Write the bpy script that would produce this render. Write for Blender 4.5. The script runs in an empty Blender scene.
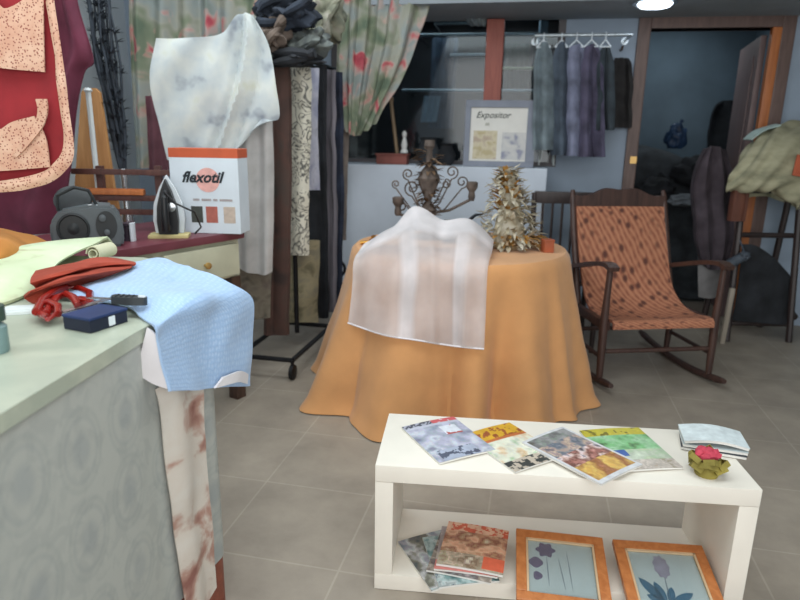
import bpy, bmesh, math, random
from mathutils import Matrix, Vector, Euler, noise as mnoise
random.seed(7)
C = bpy.context.scene.collection
PI = math.pi
sin, cos, rad = math.sin, math.cos, math.radians

# ------------------------------------------------------------------ camera numbers and sight lines
F, PITCH, ROLL, H = 620.0, rad(14.5), rad(1.0), 1.3
def sight(px, py):
    a = (px-400)/F; b = (300-py)/F
    c, s = cos(ROLL), sin(ROLL)
    a2 = a*c-b*s; b2 = a*s+b*c
    return Vector((a2, cos(PITCH)+b2*sin(PITCH), -sin(PITCH)+b2*cos(PITCH)))
def atz(px, py, z):
    d = sight(px, py); t = (z-H)/d.z
    return Vector((d.x*t, d.y*t, z))
def atY(px, py, Y):
    d = sight(px, py); t = Y/d.y
    return Vector((d.x*t, Y, H+d.z*t))
WA = rad(-10.0); W0 = Vector((-0.6, 5.1, 0))
MW = Matrix.Translation(W0) @ Matrix.Rotation(WA, 4, 'Z')
WE = Vector((cos(WA), sin(WA), 0)); WN = Vector((-sin(WA), cos(WA), 0))
def atw(px, py, off=0.0):                    # point on the back wall plane (off = metres in front of it), world
    d = sight(px, py); p0 = W0 - WN*off; o = Vector((0, 0, H))
    t = (p0-o).dot(WN)/d.dot(WN)
    return o+d*t
def ws(px, py, off=0.0):
    p = MW.inverted() @ atw(px, py, off); return p.x, p.z

# ------------------------------------------------------------------ materials
def lin(c):
    return tuple(((v/255)/12.92 if v/255 <= 0.04045 else ((v/255+0.055)/1.055)**2.4) for v in c)+(1.0,)
MATS = {}
class NT:
    def __init__(s, name):
        s.m = bpy.data.materials.new(name); s.m.use_nodes = True
        s.n = s.m.node_tree.nodes; s.l = s.m.node_tree.links
        s.b = s.n['Principled BSDF']
        s.tc = s.n.new('ShaderNodeTexCoord')
    def node(s, t, **kw):
        n = s.n.new(t)
        for k, v in kw.items():
            if k in n.inputs: n.inputs[k].default_value = v
            else: setattr(n, k, v)
        return n
    def link(s, a, b): s.l.new(a, b)
    def coords(s, src='Object', scale=(1, 1, 1), rot=(0, 0, 0), loc=(0, 0, 0)):
        mp = s.n.new('ShaderNodeMapping')
        mp.inputs['Scale'].default_value = scale; mp.inputs['Rotation'].default_value = rot; mp.inputs['Location'].default_value = loc
        s.link(s.tc.outputs[src], mp.inputs['Vector']); return mp.outputs['Vector']
    def ramp(s, fac, stops, interp='LINEAR'):
        r = s.n.new('ShaderNodeValToRGB'); r.color_ramp.interpolation = interp
        e = r.color_ramp.elements
        e[0].position, e[0].color = stops[0][0], lin(stops[0][1])
        e[1].position, e[1].color = stops[-1][0], lin(stops[-1][1])
        for p, c in stops[1:-1]:
            x = e.new(p); x.color = lin(c)
        s.link(fac, r.inputs['Fac']); return r.outputs['Color']
    def mix(s, fac, a, b):
        m = s.n.new('ShaderNodeMix'); m.data_type = 'RGBA'
        for v, i in ((fac, 0), (a, 6), (b, 7)):
            if isinstance(v, (int, float)): m.inputs[i].default_value = v
            elif isinstance(v, tuple): m.inputs[i].default_value = v
            else: s.link(v, m.inputs[i])
        return m.outputs[2]
    def base(s, c): s.link(c, s.b.inputs['Base Color'])
    def bump(s, h, strength=.3, dist=.01):
        b = s.node('ShaderNodeBump', Strength=strength, Distance=dist)
        s.link(h, b.inputs['Height']); s.link(b.outputs['Normal'], s.b.inputs['Normal'])

def mat(name, col, rough=.6, var=.12, scale=12, bump=.15, metal=0, sheen=0, stretch=(1, 1, 1), spec=.4):
    if name in MATS: return MATS[name]
    t = NT(name)
    v = t.coords('Object', stretch)
    n = t.node('ShaderNodeTexNoise', Scale=scale, Detail=5.0); t.link(v, n.inputs['Vector'])
    lo = tuple(max(0, c*(1-var)) for c in col); hi = tuple(min(255, c*(1+var)) for c in col)
    t.base(t.ramp(n.outputs['Fac'], [(.3, lo), (.7, hi)]))
    t.b.inputs['Roughness'].default_value = rough; t.b.inputs['Metallic'].default_value = metal
    t.b.inputs['Specular IOR Level'].default_value = spec
    if sheen: t.b.inputs['Sheen Weight'].default_value = sheen
    if bump:
        n2 = t.node('ShaderNodeTexNoise', Scale=scale*6, Detail=3.0); t.link(v, n2.inputs['Vector'])
        t.bump(n2.outputs['Fac'], bump, .004)
    MATS[name] = t.m; return t.m
def wood(name, a, b, rough=.45, stretch=(1, 1, 8), scale=6):
    if name in MATS: return MATS[name]
    t = NT(name)
    v = t.coords('Object', (8/stretch[0], 8/stretch[1], 8/stretch[2]))
    n = t.node('ShaderNodeTexNoise', Scale=scale, Detail=6.0, Distortion=.6); t.link(v, n.inputs['Vector'])
    t.base(t.ramp(n.outputs['Fac'], [(.3, a), (.7, b)]))
    t.b.inputs['Roughness'].default_value = rough
    t.bump(n.outputs['Fac'], .1, .003)
    MATS[name] = t.m; return t.m
def blotch(name, stops, scale=6, rough=.85, detail=2.5, coords='Object', stretch=(1, 1, 1), interp='LINEAR', loc=(0, 0, 0), dist=.4):
    if name in MATS: return MATS[name]
    t = NT(name)
    v = t.coords(coords, stretch, (0, 0, 0), loc)
    n = t.node('ShaderNodeTexNoise', Scale=scale, Detail=detail, Distortion=dist); t.link(v, n.inputs['Vector'])
    t.base(t.ramp(n.outputs['Fac'], stops, interp))
    t.b.inputs['Roughness'].default_value = rough
    n2 = t.node('ShaderNodeTexNoise', Scale=160.0); t.link(v, n2.inputs['Vector']); t.bump(n2.outputs['Fac'], .15, .003)
    MATS[name] = t.m; return t.m
def dots(name, basec, basec2, dot, scale=60, thr=.28, rough=.85):
    t = NT(name); v = t.coords('Object')
    vo = t.node('ShaderNodeTexVoronoi', Scale=float(scale), Randomness=1.0); t.link(v, vo.inputs['Vector'])
    n = t.node('ShaderNodeTexNoise', Scale=18.0, Detail=3.0); t.link(v, n.inputs['Vector'])
    b = t.ramp(n.outputs['Fac'], [(.35, basec), (.65, basec2)])
    f = t.ramp(vo.outputs['Distance'], [(thr*.6, (255, 255, 255)), (thr, (0, 0, 0))])
    t.base(t.mix(f, b, lin(dot))); t.b.inputs['Roughness'].default_value = rough
    MATS[name] = t.m; return t.m
def flat(col, rough=.6):
    n = 'ink_%d_%d_%d' % tuple(col)
    return mat(n, col, rough, .06, 40, 0)
def sheer(name, col, alpha, var=0.1, stops=None, bands=False):
    t = NT(name)
    out = t.n['Material Output']
    tr = t.n.new('ShaderNodeBsdfTransparent')
    df = t.n.new('ShaderNodeBsdfDiffuse'); tl = t.n.new('ShaderNodeBsdfTranslucent')
    v = t.coords('Object')
    n = t.node('ShaderNodeTexNoise', Scale=7.0, Detail=3.0); t.link(v, n.inputs['Vector'])
    c = t.ramp(n.outputs['Fac'], stops or [(.3, tuple(x*(1-var) for x in col)), (.7, col)])
    t.link(c, df.inputs['Color']); t.link(c, tl.inputs['Color'])
    m1 = t.n.new('ShaderNodeMixShader'); m1.inputs[0].default_value = .3
    t.link(df.outputs[0], m1.inputs[1]); t.link(tl.outputs[0], m1.inputs[2])
    m2 = t.n.new('ShaderNodeMixShader'); m2.inputs[0].default_value = alpha
    if bands:
        sx = t.n.new('ShaderNodeSeparateXYZ'); t.link(t.tc.outputs['UV'], sx.inputs[0])
        a1 = t.ramp(sx.outputs[0], [(.0, (176, 176, 176)), (.18, (166, 166, 166)), (.27, (166, 166, 166)), (.3, (216, 216, 216)), (.36, (216, 216, 216)), (.4, (166, 166, 166)), (.70, (166, 166, 166)), (.72, (216, 216, 216)), (.78, (206, 206, 206)), (.83, (166, 166, 166)), (1, (176, 176, 176))])
        a2 = t.ramp(sx.outputs[1], [(.34, (232, 232, 232)), (.46, (0, 0, 0))])
        mx = t.n.new('ShaderNodeMix'); mx.data_type = 'RGBA'; mx.blend_type = 'LIGHTEN'; mx.inputs[0].default_value = 1.0
        t.link(a1, mx.inputs[6]); t.link(a2, mx.inputs[7]); t.link(mx.outputs[2], m2.inputs[0])
    t.link(tr.outputs[0], m2.inputs[1]); t.link(m1.outputs[0], m2.inputs[2])
    t.link(m2.outputs[0], out.inputs['Surface'])
    return t.m
def glassy(name, tint=(230, 240, 245), refl=.12):
    t = NT(name); out = t.n['Material Output']
    tr = t.n.new('ShaderNodeBsdfTransparent'); tr.inputs[0].default_value = lin(tint)
    gl = t.n.new('ShaderNodeBsdfGlossy'); gl.inputs['Roughness'].default_value = .08
    m = t.n.new('ShaderNodeMixShader'); m.inputs[0].default_value = refl
    t.link(tr.outputs[0], m.inputs[1]); t.link(gl.outputs[0], m.inputs[2]); t.link(m.outputs[0], out.inputs['Surface'])
    return t.m
def emit(name, col, st):
    t = NT(name); t.b.inputs['Emission Color'].default_value = lin(col); t.b.inputs['Emission Strength'].default_value = st
    return t.m

# ------------------------------------------------------------------ mesh tools
def BM(): return bmesh.new()
def xf(M, vs):
    for v in vs: v.co = M @ v.co
def box(bm, c, s, M=None, bev=0.0):
    r = bmesh.ops.create_cube(bm, size=1.0); vs = r['verts']
    for v in vs: v.co = Vector((v.co.x*s[0]+c[0], v.co.y*s[1]+c[1], v.co.z*s[2]+c[2]))
    if bev:
        es = list({e for v in vs for e in v.link_edges})
        g = bmesh.ops.bevel(bm, geom=es, offset=bev, segments=2, affect='EDGES', profile=.7)
        vs = list({v for f in g['faces'] for v in f.verts} | {v for v in vs if v.is_valid})
    if M is not None: xf(M, vs)
    return vs
def tube(bm, pts, r, seg=8, cap=True):
    pts = [Vector(p) for p in pts]; n = len(pts)
    rs = r if isinstance(r, (list, tuple)) else [r]*n
    t0 = (pts[1]-pts[0]).normalized()
    up = Vector((0, 0, 1)) if abs(t0.z) < .9 else Vector((1, 0, 0))
    u = t0.cross(up).normalized(); rings = []
    for i, p in enumerate(pts):
        t = (pts[min(i+1, n-1)]-pts[max(i-1, 0)]).normalized()
        u = (u-t*u.dot(t)).normalized(); w = t.cross(u)
        rings.append([bm.verts.new(p+(u*cos(2*PI*k/seg)+w*sin(2*PI*k/seg))*rs[i]) for k in range(seg)])
    for a, b in zip(rings, rings[1:]):
        for k in range(seg): bm.faces.new((a[k], a[(k+1) % seg], b[(k+1) % seg], b[k]))
    if cap:
        bm.faces.new(rings[0][::-1]); bm.faces.new(rings[-1])
    return [v for q in rings for v in q]
def lathe(bm, prof, M=None, seg=20):
    rings = []
    for r, z in prof:
        rings.append([bm.verts.new((max(r, 1e-4)*cos(2*PI*k/seg), max(r, 1e-4)*sin(2*PI*k/seg), z)) for k in range(seg)])
    for a, b in zip(rings, rings[1:]):
        for k in range(seg): bm.faces.new((a[k], a[(k+1) % seg], b[(k+1) % seg], b[k]))
    bm.faces.new(rings[0][::-1]); bm.faces.new(rings[-1])
    vs = [v for q in rings for v in q]
    if M is not None: xf(M, vs)
    return vs
def prism(bm, poly, h0, h1, M=None):            # poly in xy, extruded in z, then M
    a = [bm.verts.new((x, y, h0)) for x, y in poly]; b = [bm.verts.new((x, y, h1)) for x, y in poly]
    n = len(poly)
    bm.faces.new(a[::-1]); bm.faces.new(b)
    for i in range(n): bm.faces.new((a[i], a[(i+1) % n], b[(i+1) % n], b[i]))
    if M is not None: xf(M, a+b)
    return a+b
def cr(p0, p1, p2, p3, t):
    return .5*((2*p1)+(p2-p0)*t+(2*p0-5*p1+4*p2-p3)*t*t+(3*p1-p0-3*p2+p3)*t*t*t)
def spline(P, t):
    n = len(P)-1; x = min(max(t*n, 0), n-1e-6); i = int(x)
    return cr(P[max(i-1, 0)], P[i], P[min(i+1, n)], P[min(i+2, n)], x-i)
def patch(bm, rows, nu=24, nv=24, amp=0.0, fs=6.0, th=0.004, seed=0, fold=None, closed=False):
    """smooth sheet through a grid of points; amp = small wrinkles along the normal; th = thickness"""
    uvl = bm.loops.layers.uv.verify()
    G = []
    for j in range(nv+1):
        col = [spline(r, j/nv) for r in rows]
        G.append([spline(col, i/nu) for i in range(nu+1)])
    P = [[p.copy() for p in r] for r in G]
    Nn = [[None]*(nu+1) for _ in range(nv+1)]
    for j in range(nv+1):
        for i in range(nu+1):
            du = P[j][min(i+1, nu)]-P[j][max(i-1, 0)]; dv = P[min(j+1, nv)][i]-P[max(j-1, 0)][i]
            n = du.cross(dv)
            n = n.normalized() if n.length > 1e-9 else Vector((0, -1, 0))
            d = amp*mnoise.noise(P[j][i]*fs+Vector((seed*3.1, seed, 0)))
            if fold: d += fold(i/nu, j/nv)
            G[j][i] = G[j][i]+n*d; Nn[j][i] = n
    A = [[bm.verts.new(G[j][i]+Nn[j][i]*th/2) for i in range(nu+1)] for j in range(nv+1)]
    B = [[bm.verts.new(G[j][i]-Nn[j][i]*th/2) for i in range(nu+1)] for j in range(nv+1)]
    def face(vs, uvs):
        f = bm.faces.new(vs)
        for lp, uv in zip(f.loops, uvs): lp[uvl].uv = uv
    for j in range(nv):
        for i in range(nu):
            q = [(i/nu, j/nv), ((i+1)/nu, j/nv), ((i+1)/nu, (j+1)/nv), (i/nu, (j+1)/nv)]
            face((A[j][i], A[j][i+1], A[j+1][i+1], A[j+1][i]), q)
            face((B[j][i], B[j+1][i], B[j+1][i+1], B[j][i+1]), [q[0], q[3], q[2], q[1]])
    for i in range(nu):
        bm.faces.new((A[0][i], B[0][i], B[0][i+1], A[0][i+1])); bm.faces.new((A[nv][i], A[nv][i+1], B[nv][i+1], B[nv][i]))
    for j in range(nv):
        bm.faces.new((A[j][0], A[j+1][0], B[j+1][0], B[j][0])); bm.faces.new((A[j][nu], B[j][nu], B[j+1][nu], A[j+1][nu]))
def blob(bm, c, s, amp=.2, fs=3.0, seed=0, sub=3, M=None):
    r = bmesh.ops.create_icosphere(bm, subdivisions=sub, radius=1.0)
    for v in r['verts']:
        n = v.co.normalized()
        k = 1+amp*mnoise.noise(n*fs+Vector((seed, seed*2.3, 0)))
        p = Vector((n.x*s[0]*k, n.y*s[1]*k, n.z*s[2]*k))
        v.co = (M @ p if M is not None else p)+Vector(c)
    return r['verts']
def leaf(bm, p, d, up, ln, w, curl=.3):
    d = Vector(d).normalized(); s = d.cross(Vector(up))
    s = s.normalized() if s.length > 1e-6 else Vector((1, 0, 0)); n = s.cross(d)
    L = []; R = []; M_ = []
    for k in range(5):
        t = k/4; ww = w*sin(PI*min(1, .12+t*.86))
        c = Vector(p)+d*(ln*t)+n*(-curl*ln*t*t)
        L.append(bm.verts.new(c-s*ww)); M_.append(bm.verts.new(c-n*ww*.35)); R.append(bm.verts.new(c+s*ww))
    for k in range(4):
        bm.faces.new((L[k], M_[k], M_[k+1], L[k+1])); bm.faces.new((M_[k], R[k], R[k+1], M_[k+1]))
def textmesh(s, size, M, depth=.001, shear=0.0, align='LEFT', bold=0.0):
    cu = bpy.data.curves.new('lettering', 'FONT'); cu.body = s; cu.size = size; cu.extrude = depth; cu.shear = shear; cu.align_x = align
    cu.offset = bold; cu.resolution_u = 3
    o = bpy.data.objects.new('lettering', cu); C.objects.link(o)
    dg = bpy.context.evaluated_depsgraph_get(); dg.update()
    me = bpy.data.meshes.new_from_object(o.evaluated_get(dg))
    bpy.data.objects.remove(o); bpy.data.curves.remove(cu)
    bm = BM(); bm.from_mesh(me); bpy.data.meshes.remove(me); xf(M, bm.verts); return bm

# ------------------------------------------------------------------ object tools
WM = {}
def tag(o, label=None, cat=None, group=None, kind=None):
    if label: o['label'] = label
    if cat: o['category'] = cat
    if group: o['group'] = group
    if kind: o['kind'] = kind
    return o
def thing(name, label, cat, loc=(0, 0, 0), rz=0.0, group=None):
    o = bpy.data.objects.new(name, None); C.objects.link(o); o.empty_display_size = .05
    o.location = loc; o.rotation_euler = (0, 0, rz)
    WM[o.name] = Matrix.Translation(Vector(loc)) @ Matrix.Rotation(rz, 4, 'Z')
    return tag(o, label, cat, group)
def obj(name, bm, m, parent=None, smooth=True, local=False, label=None):
    """links the mesh as one object; world coordinates unless local (then the parent's own)"""
    bmesh.ops.recalc_face_normals(bm, faces=bm.faces)
    me = bpy.data.meshes.new(name)
    if parent is not None:
        W = WM[parent.name]
        if not local: xf(W.inverted(), bm.verts)
        base_ = W
    else:
        xs = [v.co for v in bm.verts]
        lo = Vector([min(p[k] for p in xs) for k in range(3)]); hi = Vector([max(p[k] for p in xs) for k in range(3)])
        c = Vector(((lo.x+hi.x)/2, (lo.y+hi.y)/2, lo.z))
        xf(Matrix.Translation(-c), bm.verts)
        base_ = Matrix.Translation(c)
    bm.to_mesh(me); bm.free()
    ms = m if isinstance(m, (list, tuple)) else [m]
    for q in ms: me.materials.append(q)
    if smooth:
        for p in me.polygons: p.use_smooth = True
        try: me.set_sharp_from_angle(angle=rad(38))
        except Exception: pass
    o = bpy.data.objects.new(name, me); C.objects.link(o)
    if parent is not None: o.parent = parent
    else: o.location = base_.translation
    WM[o.name] = base_
    if label: o['label'] = label
    return o
def struct(name, bm, m, parent=None, smooth=False):
    o = obj(name, bm, m, parent, smooth)
    if parent is None: o['kind'] = 'structure'
    return o
def solo(name, bm, m, label, cat, group=None, smooth=True):
    return tag(obj(name, bm, m, None, smooth), label, cat, group)
def T(x, y, z): return Matrix.Translation((x, y, z))
def RX(a): return Matrix.Rotation(a, 4, 'X')
def RY(a): return Matrix.Rotation(a, 4, 'Y')
def RZ(a): return Matrix.Rotation(a, 4, 'Z')
def frame_of(o, ex, ey):                      # matrix with x along ex, y along ey
    ex = Vector(ex).normalized(); ey = (Vector(ey)-ex*ex.dot(Vector(ey))).normalized(); ez = ex.cross(ey)
    M = Matrix((ex, ey, ez)).transposed().to_4x4(); M.translation = Vector(o); return M
def rowsY(rows, Y=None):
    return [[atY(p[0], p[1], p[2] if len(p) > 2 else Y) for p in r] for r in rows]

# ------------------------------------------------------------------ the setting
def floor_mat():
    t = NT('grey_floor_tiles')
    v = t.coords('Object', (1, 1, 1), (0, 0, rad(12)))
    br = t.node('ShaderNodeTexBrick', offset=0.0, squash=1.0)
    br.inputs['Scale'].default_value = 1.0; br.inputs['Brick Width'].default_value = .43; br.inputs['Row Height'].default_value = .43
    br.inputs['Mortar Size'].default_value = .004; br.inputs['Mortar Smooth'].default_value = .3
    br.inputs['Color1'].default_value = lin((168, 159, 148)); br.inputs['Color2'].default_value = lin((163, 154, 143)); br.inputs['Mortar'].default_value = lin((180, 171, 160))
    off = t.node('ShaderNodeVectorMath', operation='ADD'); off.inputs[1].default_value = (.516+.43*10, .43*10-2.01+.43*4, 0)
    t.link(v, off.inputs[0]); t.link(off.outputs[0], br.inputs['Vector'])
    n = t.node('ShaderNodeTexNoise', Scale=4.0, Detail=8.0, Roughness=.65); t.link(v, n.inputs['Vector'])
    c = t.ramp(n.outputs['Fac'], [(.3, (206, 203, 198)), (.7, (255, 252, 246))])
    m = t.n.new('ShaderNodeMix'); m.data_type = 'RGBA'; m.blend_type = 'MULTIPLY'; m.inputs[0].default_value = .8
    t.link(br.outputs['Color'], m.inputs[6]); t.link(c, m.inputs[7]); t.base(m.outputs[2])
    t.b.inputs['Roughness'].default_value = .5
    return t.m
bm = BM(); box(bm, (0.4, 2.9, -.05), (6.2, 9.0, .1)); o = obj('floor', bm, floor_mat(), None, False)
# floor pattern is laid out from the world origin: keep the object's own origin there
for v in o.data.vertices: v.co += o.location
o.location = (0, 0, 0); o['kind'] = 'structure'
plaster = mat('pale_plaster', (222, 228, 230), .9, .04, 3, .1)
plaster_g = mat('grey_green_plaster', (150, 162, 162), .9, .05, 3, .1)
plaster_b = mat('blue_grey_plaster', (158, 172, 188), .9, .05, 3, .1)
white_paint = mat('white_wall_paint', (205, 214, 226), .8, .03, 4, .05)
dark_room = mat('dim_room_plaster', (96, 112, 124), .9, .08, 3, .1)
ceil_m = mat('ceiling_paint', (190, 192, 194), .9, .03, 3, .05)
brown_wood = wood('dark_brown_wood', (58, 42, 36), (84, 62, 52))
red_wood = wood('red_brown_wood', (138, 66, 52), (160, 82, 66), .5)
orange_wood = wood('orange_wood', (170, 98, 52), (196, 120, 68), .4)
mauve_wood = wood('mauve_grey_wood', (110, 92, 92), (134, 112, 110), .5)
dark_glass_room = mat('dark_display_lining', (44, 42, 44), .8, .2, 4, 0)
iron = mat('black_iron', (30, 30, 33), .5, .2, 20, .1, .4)
chrome = mat('chrome', (190, 196, 200), .25, .05, 20, 0, .9)
brass = mat('brass', (196, 160, 100), .35, .1, 20, 0, .7)

bm = BM(); box(bm, (-2.3, 2.4, 1.3), (.1, 6.2, 2.6)); struct('wall_left', bm, plaster)
bm = BM(); box(bm, (3.35, 2.4, 1.3), (.1, 6.2, 2.6)); struct('wall_right', bm, plaster_g)
bm = BM(); box(bm, (.5, 2.6, 2.65), (5.8, 6.4, .1)); struct('ceiling', bm, ceil_m)
# back wall, in its own frame: s along, d behind
sl = ws(332, 160)[0]; sr = ws(556, 160)[0]           # window opening
dl = ws(645, 80)[0]; dr = ws(776, 60)[0]             # doorway
LEDGE = 1.12; DH = 2.08
def wbox(bm, s0, s1, d0, d1, z0, z1, bev=0): box(bm, ((s0+s1)/2, (d0+d1)/2, (z0+z1)/2), (s1-s0, d1-d0, z1-z0), MW, bev)
bm = BM()
wbox(bm, -1.9, sl, 0, .1, 0, 2.6); wbox(bm, sl, sr, 0, .1, 2.3, 2.6); wbox(bm, sl, sr, 0, .1, 0, LEDGE)
wbox(bm, sr, dl, 0, .1, 0, 2.6); wbox(bm, dl, dr, 0, .1, DH, 2.6); wbox(bm, dr, 4.1, 0, .1, 0, 2.6)
struct('wall_back', bm, plaster_b)
# low white wall with the ledge in front of the display window
lr = ws(545, 200, .35)[0]
bm = BM(); wbox(bm, sl-.25, lr, -.36, -.002, 0, LEDGE, .008); struct('trim_1', bm, white_paint)
# display window: lining behind, glass, frame
bm = BM()
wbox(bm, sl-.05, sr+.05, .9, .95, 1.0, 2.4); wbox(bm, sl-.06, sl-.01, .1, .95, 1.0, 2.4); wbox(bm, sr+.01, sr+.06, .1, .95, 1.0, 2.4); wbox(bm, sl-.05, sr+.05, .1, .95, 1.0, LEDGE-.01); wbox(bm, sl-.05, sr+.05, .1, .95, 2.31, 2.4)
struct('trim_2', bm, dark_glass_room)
bm = BM()
for a, b in ((sl, sl+.05), (sr-.05, sr)): wbox(bm, a, b, .01, .08, LEDGE, 2.3)
wbox(bm, sl+.05, sr-.05, .01, .08, 2.24, 2.3); wbox(bm, sl+.05, sr-.05, .01, .08, LEDGE, LEDGE+.03)
win = struct('window_1', bm, mat('grey_window_frame', (96, 92, 94), .5, .1, 8, .05))
bm = BM(); wbox(bm, sl+.05, sr-.05, .04, .046, LEDGE+.03, 2.24); struct('pane', bm, glassy('shop_glass', (215, 225, 230), .035), win)
# red-brown post standing on the ledge in front of the window
pc = ws(494, 60, .1)[0]
bm = BM(); wbox(bm, pc-.062, pc+.062, -.13, -.012, LEDGE, 2.14, .006); struct('trim_3', bm, red_wood)
# soffit above the back wall, with a recessed lamp
bm = BM(); wbox(bm, sl-.12, 3.95, -.62, -.002, 2.15, 2.6); struct('trim_4', bm, mat('soffit_paint', (150, 158, 166), .8, .04, 4, .05))
lampo = thing('ceiling_lamp', 'round lit lamp set into the lowered ceiling before the doorway', 'lamp', atw(655, 3, .55).xy.to_3d()+Vector((0, 0, 2.15)))
bm = BM(); lathe(bm, [(.13, -.012), (.13, 0), (.105, 0), (.105, -.014)], None, 32); obj('trim_ring', bm, chrome, lampo, local=True)
bm = BM(); lathe(bm, [(.09, -.03), (.104, -.016), (.104, -.001)], None, 32); obj('diffuser', bm, emit('lamp_glow', (225, 240, 255), 6.0), lampo, local=True)
# doorway frame and door leaf
bm = BM()
jw = .085
wbox(bm, dl-jw, dl, -.03, .13, 0, DH+.09, .008); wbox(bm, dr, dr+jw, -.03, .13, 0, DH+.09, .008); wbox(bm, dl, dr, -.03, .13, DH, DH+.09, .008)
door = struct('door_1', bm, mauve_wood if False else wood('door_frame_wood', (92, 72, 66), (116, 92, 84)))
bm = BM(); wbox(bm, dr-.06, dr-.001, -.035, .02, 0, DH-.001, .004); obj('lit_jamb', bm, orange_wood, door, label='door jamb strip, lit look put into its orange colour')  # brighter orange than the frame: the jamb's lit look is in the colour
bm = BM(); wbox(bm, dl-.05, dl-.005, -.04, -.031, 1.16, 1.21); obj('strike_plate', bm, brass, door)
hinge = MW @ Vector((dr-.06, .10, 0)); A = rad(72)
ML = T(*hinge) @ RZ(A)
leaf_o = thing('door_leaf', 'dark wooden door leaf standing open inside the doorway', 'door', tuple(hinge), A)
bm = BM(); box(bm, (.40, 0, 1.03), (.76, .04, 2.04), None, .004)
for zc, hh in ((.5, .7), (1.5, .85)):
    for sy in (-1, 1): box(bm, (.40, sy*.022, zc), (.5, .012, hh), None, .004)
obj('leaf_panel', bm, mauve_wood, leaf_o, local=True)
bm = BM(); tube(bm, [(.70, -.02, 1.02), (.70, -.065, 1.02), (.60, -.065, 1.02)], .009); tube(bm, [(.70, .02, 1.02), (.70, .065, 1.02), (.60, .065, 1.02)], .009); obj('handle', bm, brass, leaf_o, local=True)
bm = BM(); box(bm, (.765, 0, 1.02), (.03, .046, .16), None, .002); obj('lock_plate', bm, brass, leaf_o, local=True)
# room beyond the doorway
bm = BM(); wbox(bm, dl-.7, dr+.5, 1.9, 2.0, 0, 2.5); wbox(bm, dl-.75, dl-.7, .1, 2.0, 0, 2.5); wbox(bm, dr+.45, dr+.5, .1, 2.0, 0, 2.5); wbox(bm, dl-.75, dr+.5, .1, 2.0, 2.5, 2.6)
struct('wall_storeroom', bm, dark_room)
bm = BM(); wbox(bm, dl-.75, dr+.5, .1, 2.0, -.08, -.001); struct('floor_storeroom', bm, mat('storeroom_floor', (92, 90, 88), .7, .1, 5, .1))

# ------------------------------------------------------------------ storeroom contents
def sack(name, px, py, Y, s, m, label, cat, seed, group=None):
    c = atY(px, py, Y); bm = BM(); blob(bm, c, s, .35, 2.2, seed, 4)
    b = [v.co.z for v in bm.verts]; lo = min(b)
    for v in bm.verts: v.co.z = max(v.co.z, lo+s[2]*.35)
    t_ = c+Vector((s[0]*.1, 0, s[2]*.75))
    tube(bm, [t_, t_+Vector((.01, 0, s[2]*.25)), t_+Vector((.03, 0, s[2]*.5))], [s[0]*.22, s[0]*.10, s[0]*.2], 10)
    return solo(name, bm, m, label, cat, group)
dk = mat('charcoal_cloth', (52, 56, 60), .9, .3, 8, .3); dk2 = mat('black_cloth', (34, 36, 40), .9, .3, 8, .3)
cc = MW @ Vector(((dl+dr)/2-.05, 1.0, 0)); bm = BM()
rows = []; hz = atY(678, 148, 5.6).z-1.16
for v_, (dx, dy, z) in enumerate([(0, -.42, .03), (0, -.40, .55), (0, -.36, .95), (0, -.15, 1.12), (0, .2, 1.16), (0, .4, 1.0)]):
    rows.append([cc+WE*(u*.5)+WN*dy+Vector((0, 0, z+(hz if z > .6 else 0)+.05*sin(u*3+v_)*(z > .6)-(.12*u*u if z > .6 else 0))) for u in (-1.1, -.6, -.1, .4, .8)])
patch(bm, [list(r) for r in zip(*rows)], 40, 40, .05, 4, .01, 3); solo('dust_sheet', bm, dk, 'large charcoal cloth heaped over things inside the dark doorway', 'cloth')
sack('plastic_bag', 676, 138, 5.6, (.085, .08, .12), mat('navy_plastic', (40, 62, 92), .5, .2, 8, .2), 'blue bag standing on the dark heap inside the doorway', 'bag', 2)
sack('bundle', 698, 172, 5.15, (.2, .16, .13), dk2, 'black bundle low on the right side of the heap in the doorway', 'bundle', 5)
sack('bundle', 655, 190, 5.15, (.14, .14, .10), dk2, 'black bundle low on the left side of the heap in the doorway', 'bundle', 9)
c = atY(684, 200, 4.95); bm = BM(); blob(bm, c, (.12, .08, .05), .5, 3, 4, 3); solo('folded_cloth', bm, mat('pale_grey_cloth', (112, 118, 124), .9, .1, 10, .2), 'pale grey folded cloth low on the heap in the doorway', 'cloth')
c = MW @ Vector((dl+.10, 1.86, 0)); zc = atY(658, 112, 6.3).z; bm = BM(); tube(bm, [(c.x, c.y, zc+.16), (c.x+.02, c.y-.03, zc+.1)], .015); patch(bm, [[Vector((c.x+dx, c.y-.06+.02*cos(9*dx), zc+dz)) for dx in (-.10, -.03, .04, .11)] for dz in (.1, 0, -.1, -.2)], 12, 12, .02, 8, .012)
solo('felt_hat', bm, mat('dusky_red_cloth', (106, 74, 76), .9, .15, 10, .2), 'dusky red hat hanging on the storeroom wall at left of the doorway', 'hat')
c = atw(724, 95, -1.85); bm = BM()
patch(bm, [[Vector((c.x, c.y-.05, z))+WE*(u*w)-WN*(.02*cos(u*7)) for u in (-1, -.4, .3, 1)] for z, w in ((1.72, .05), (1.66, .10), (1.45, .12), (1.25, .11))], 16, 16, .03, 6, .02); solo('hanging_coat', bm, dk2, 'black coat hanging on the storeroom wall beside the open door', 'coat')

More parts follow.
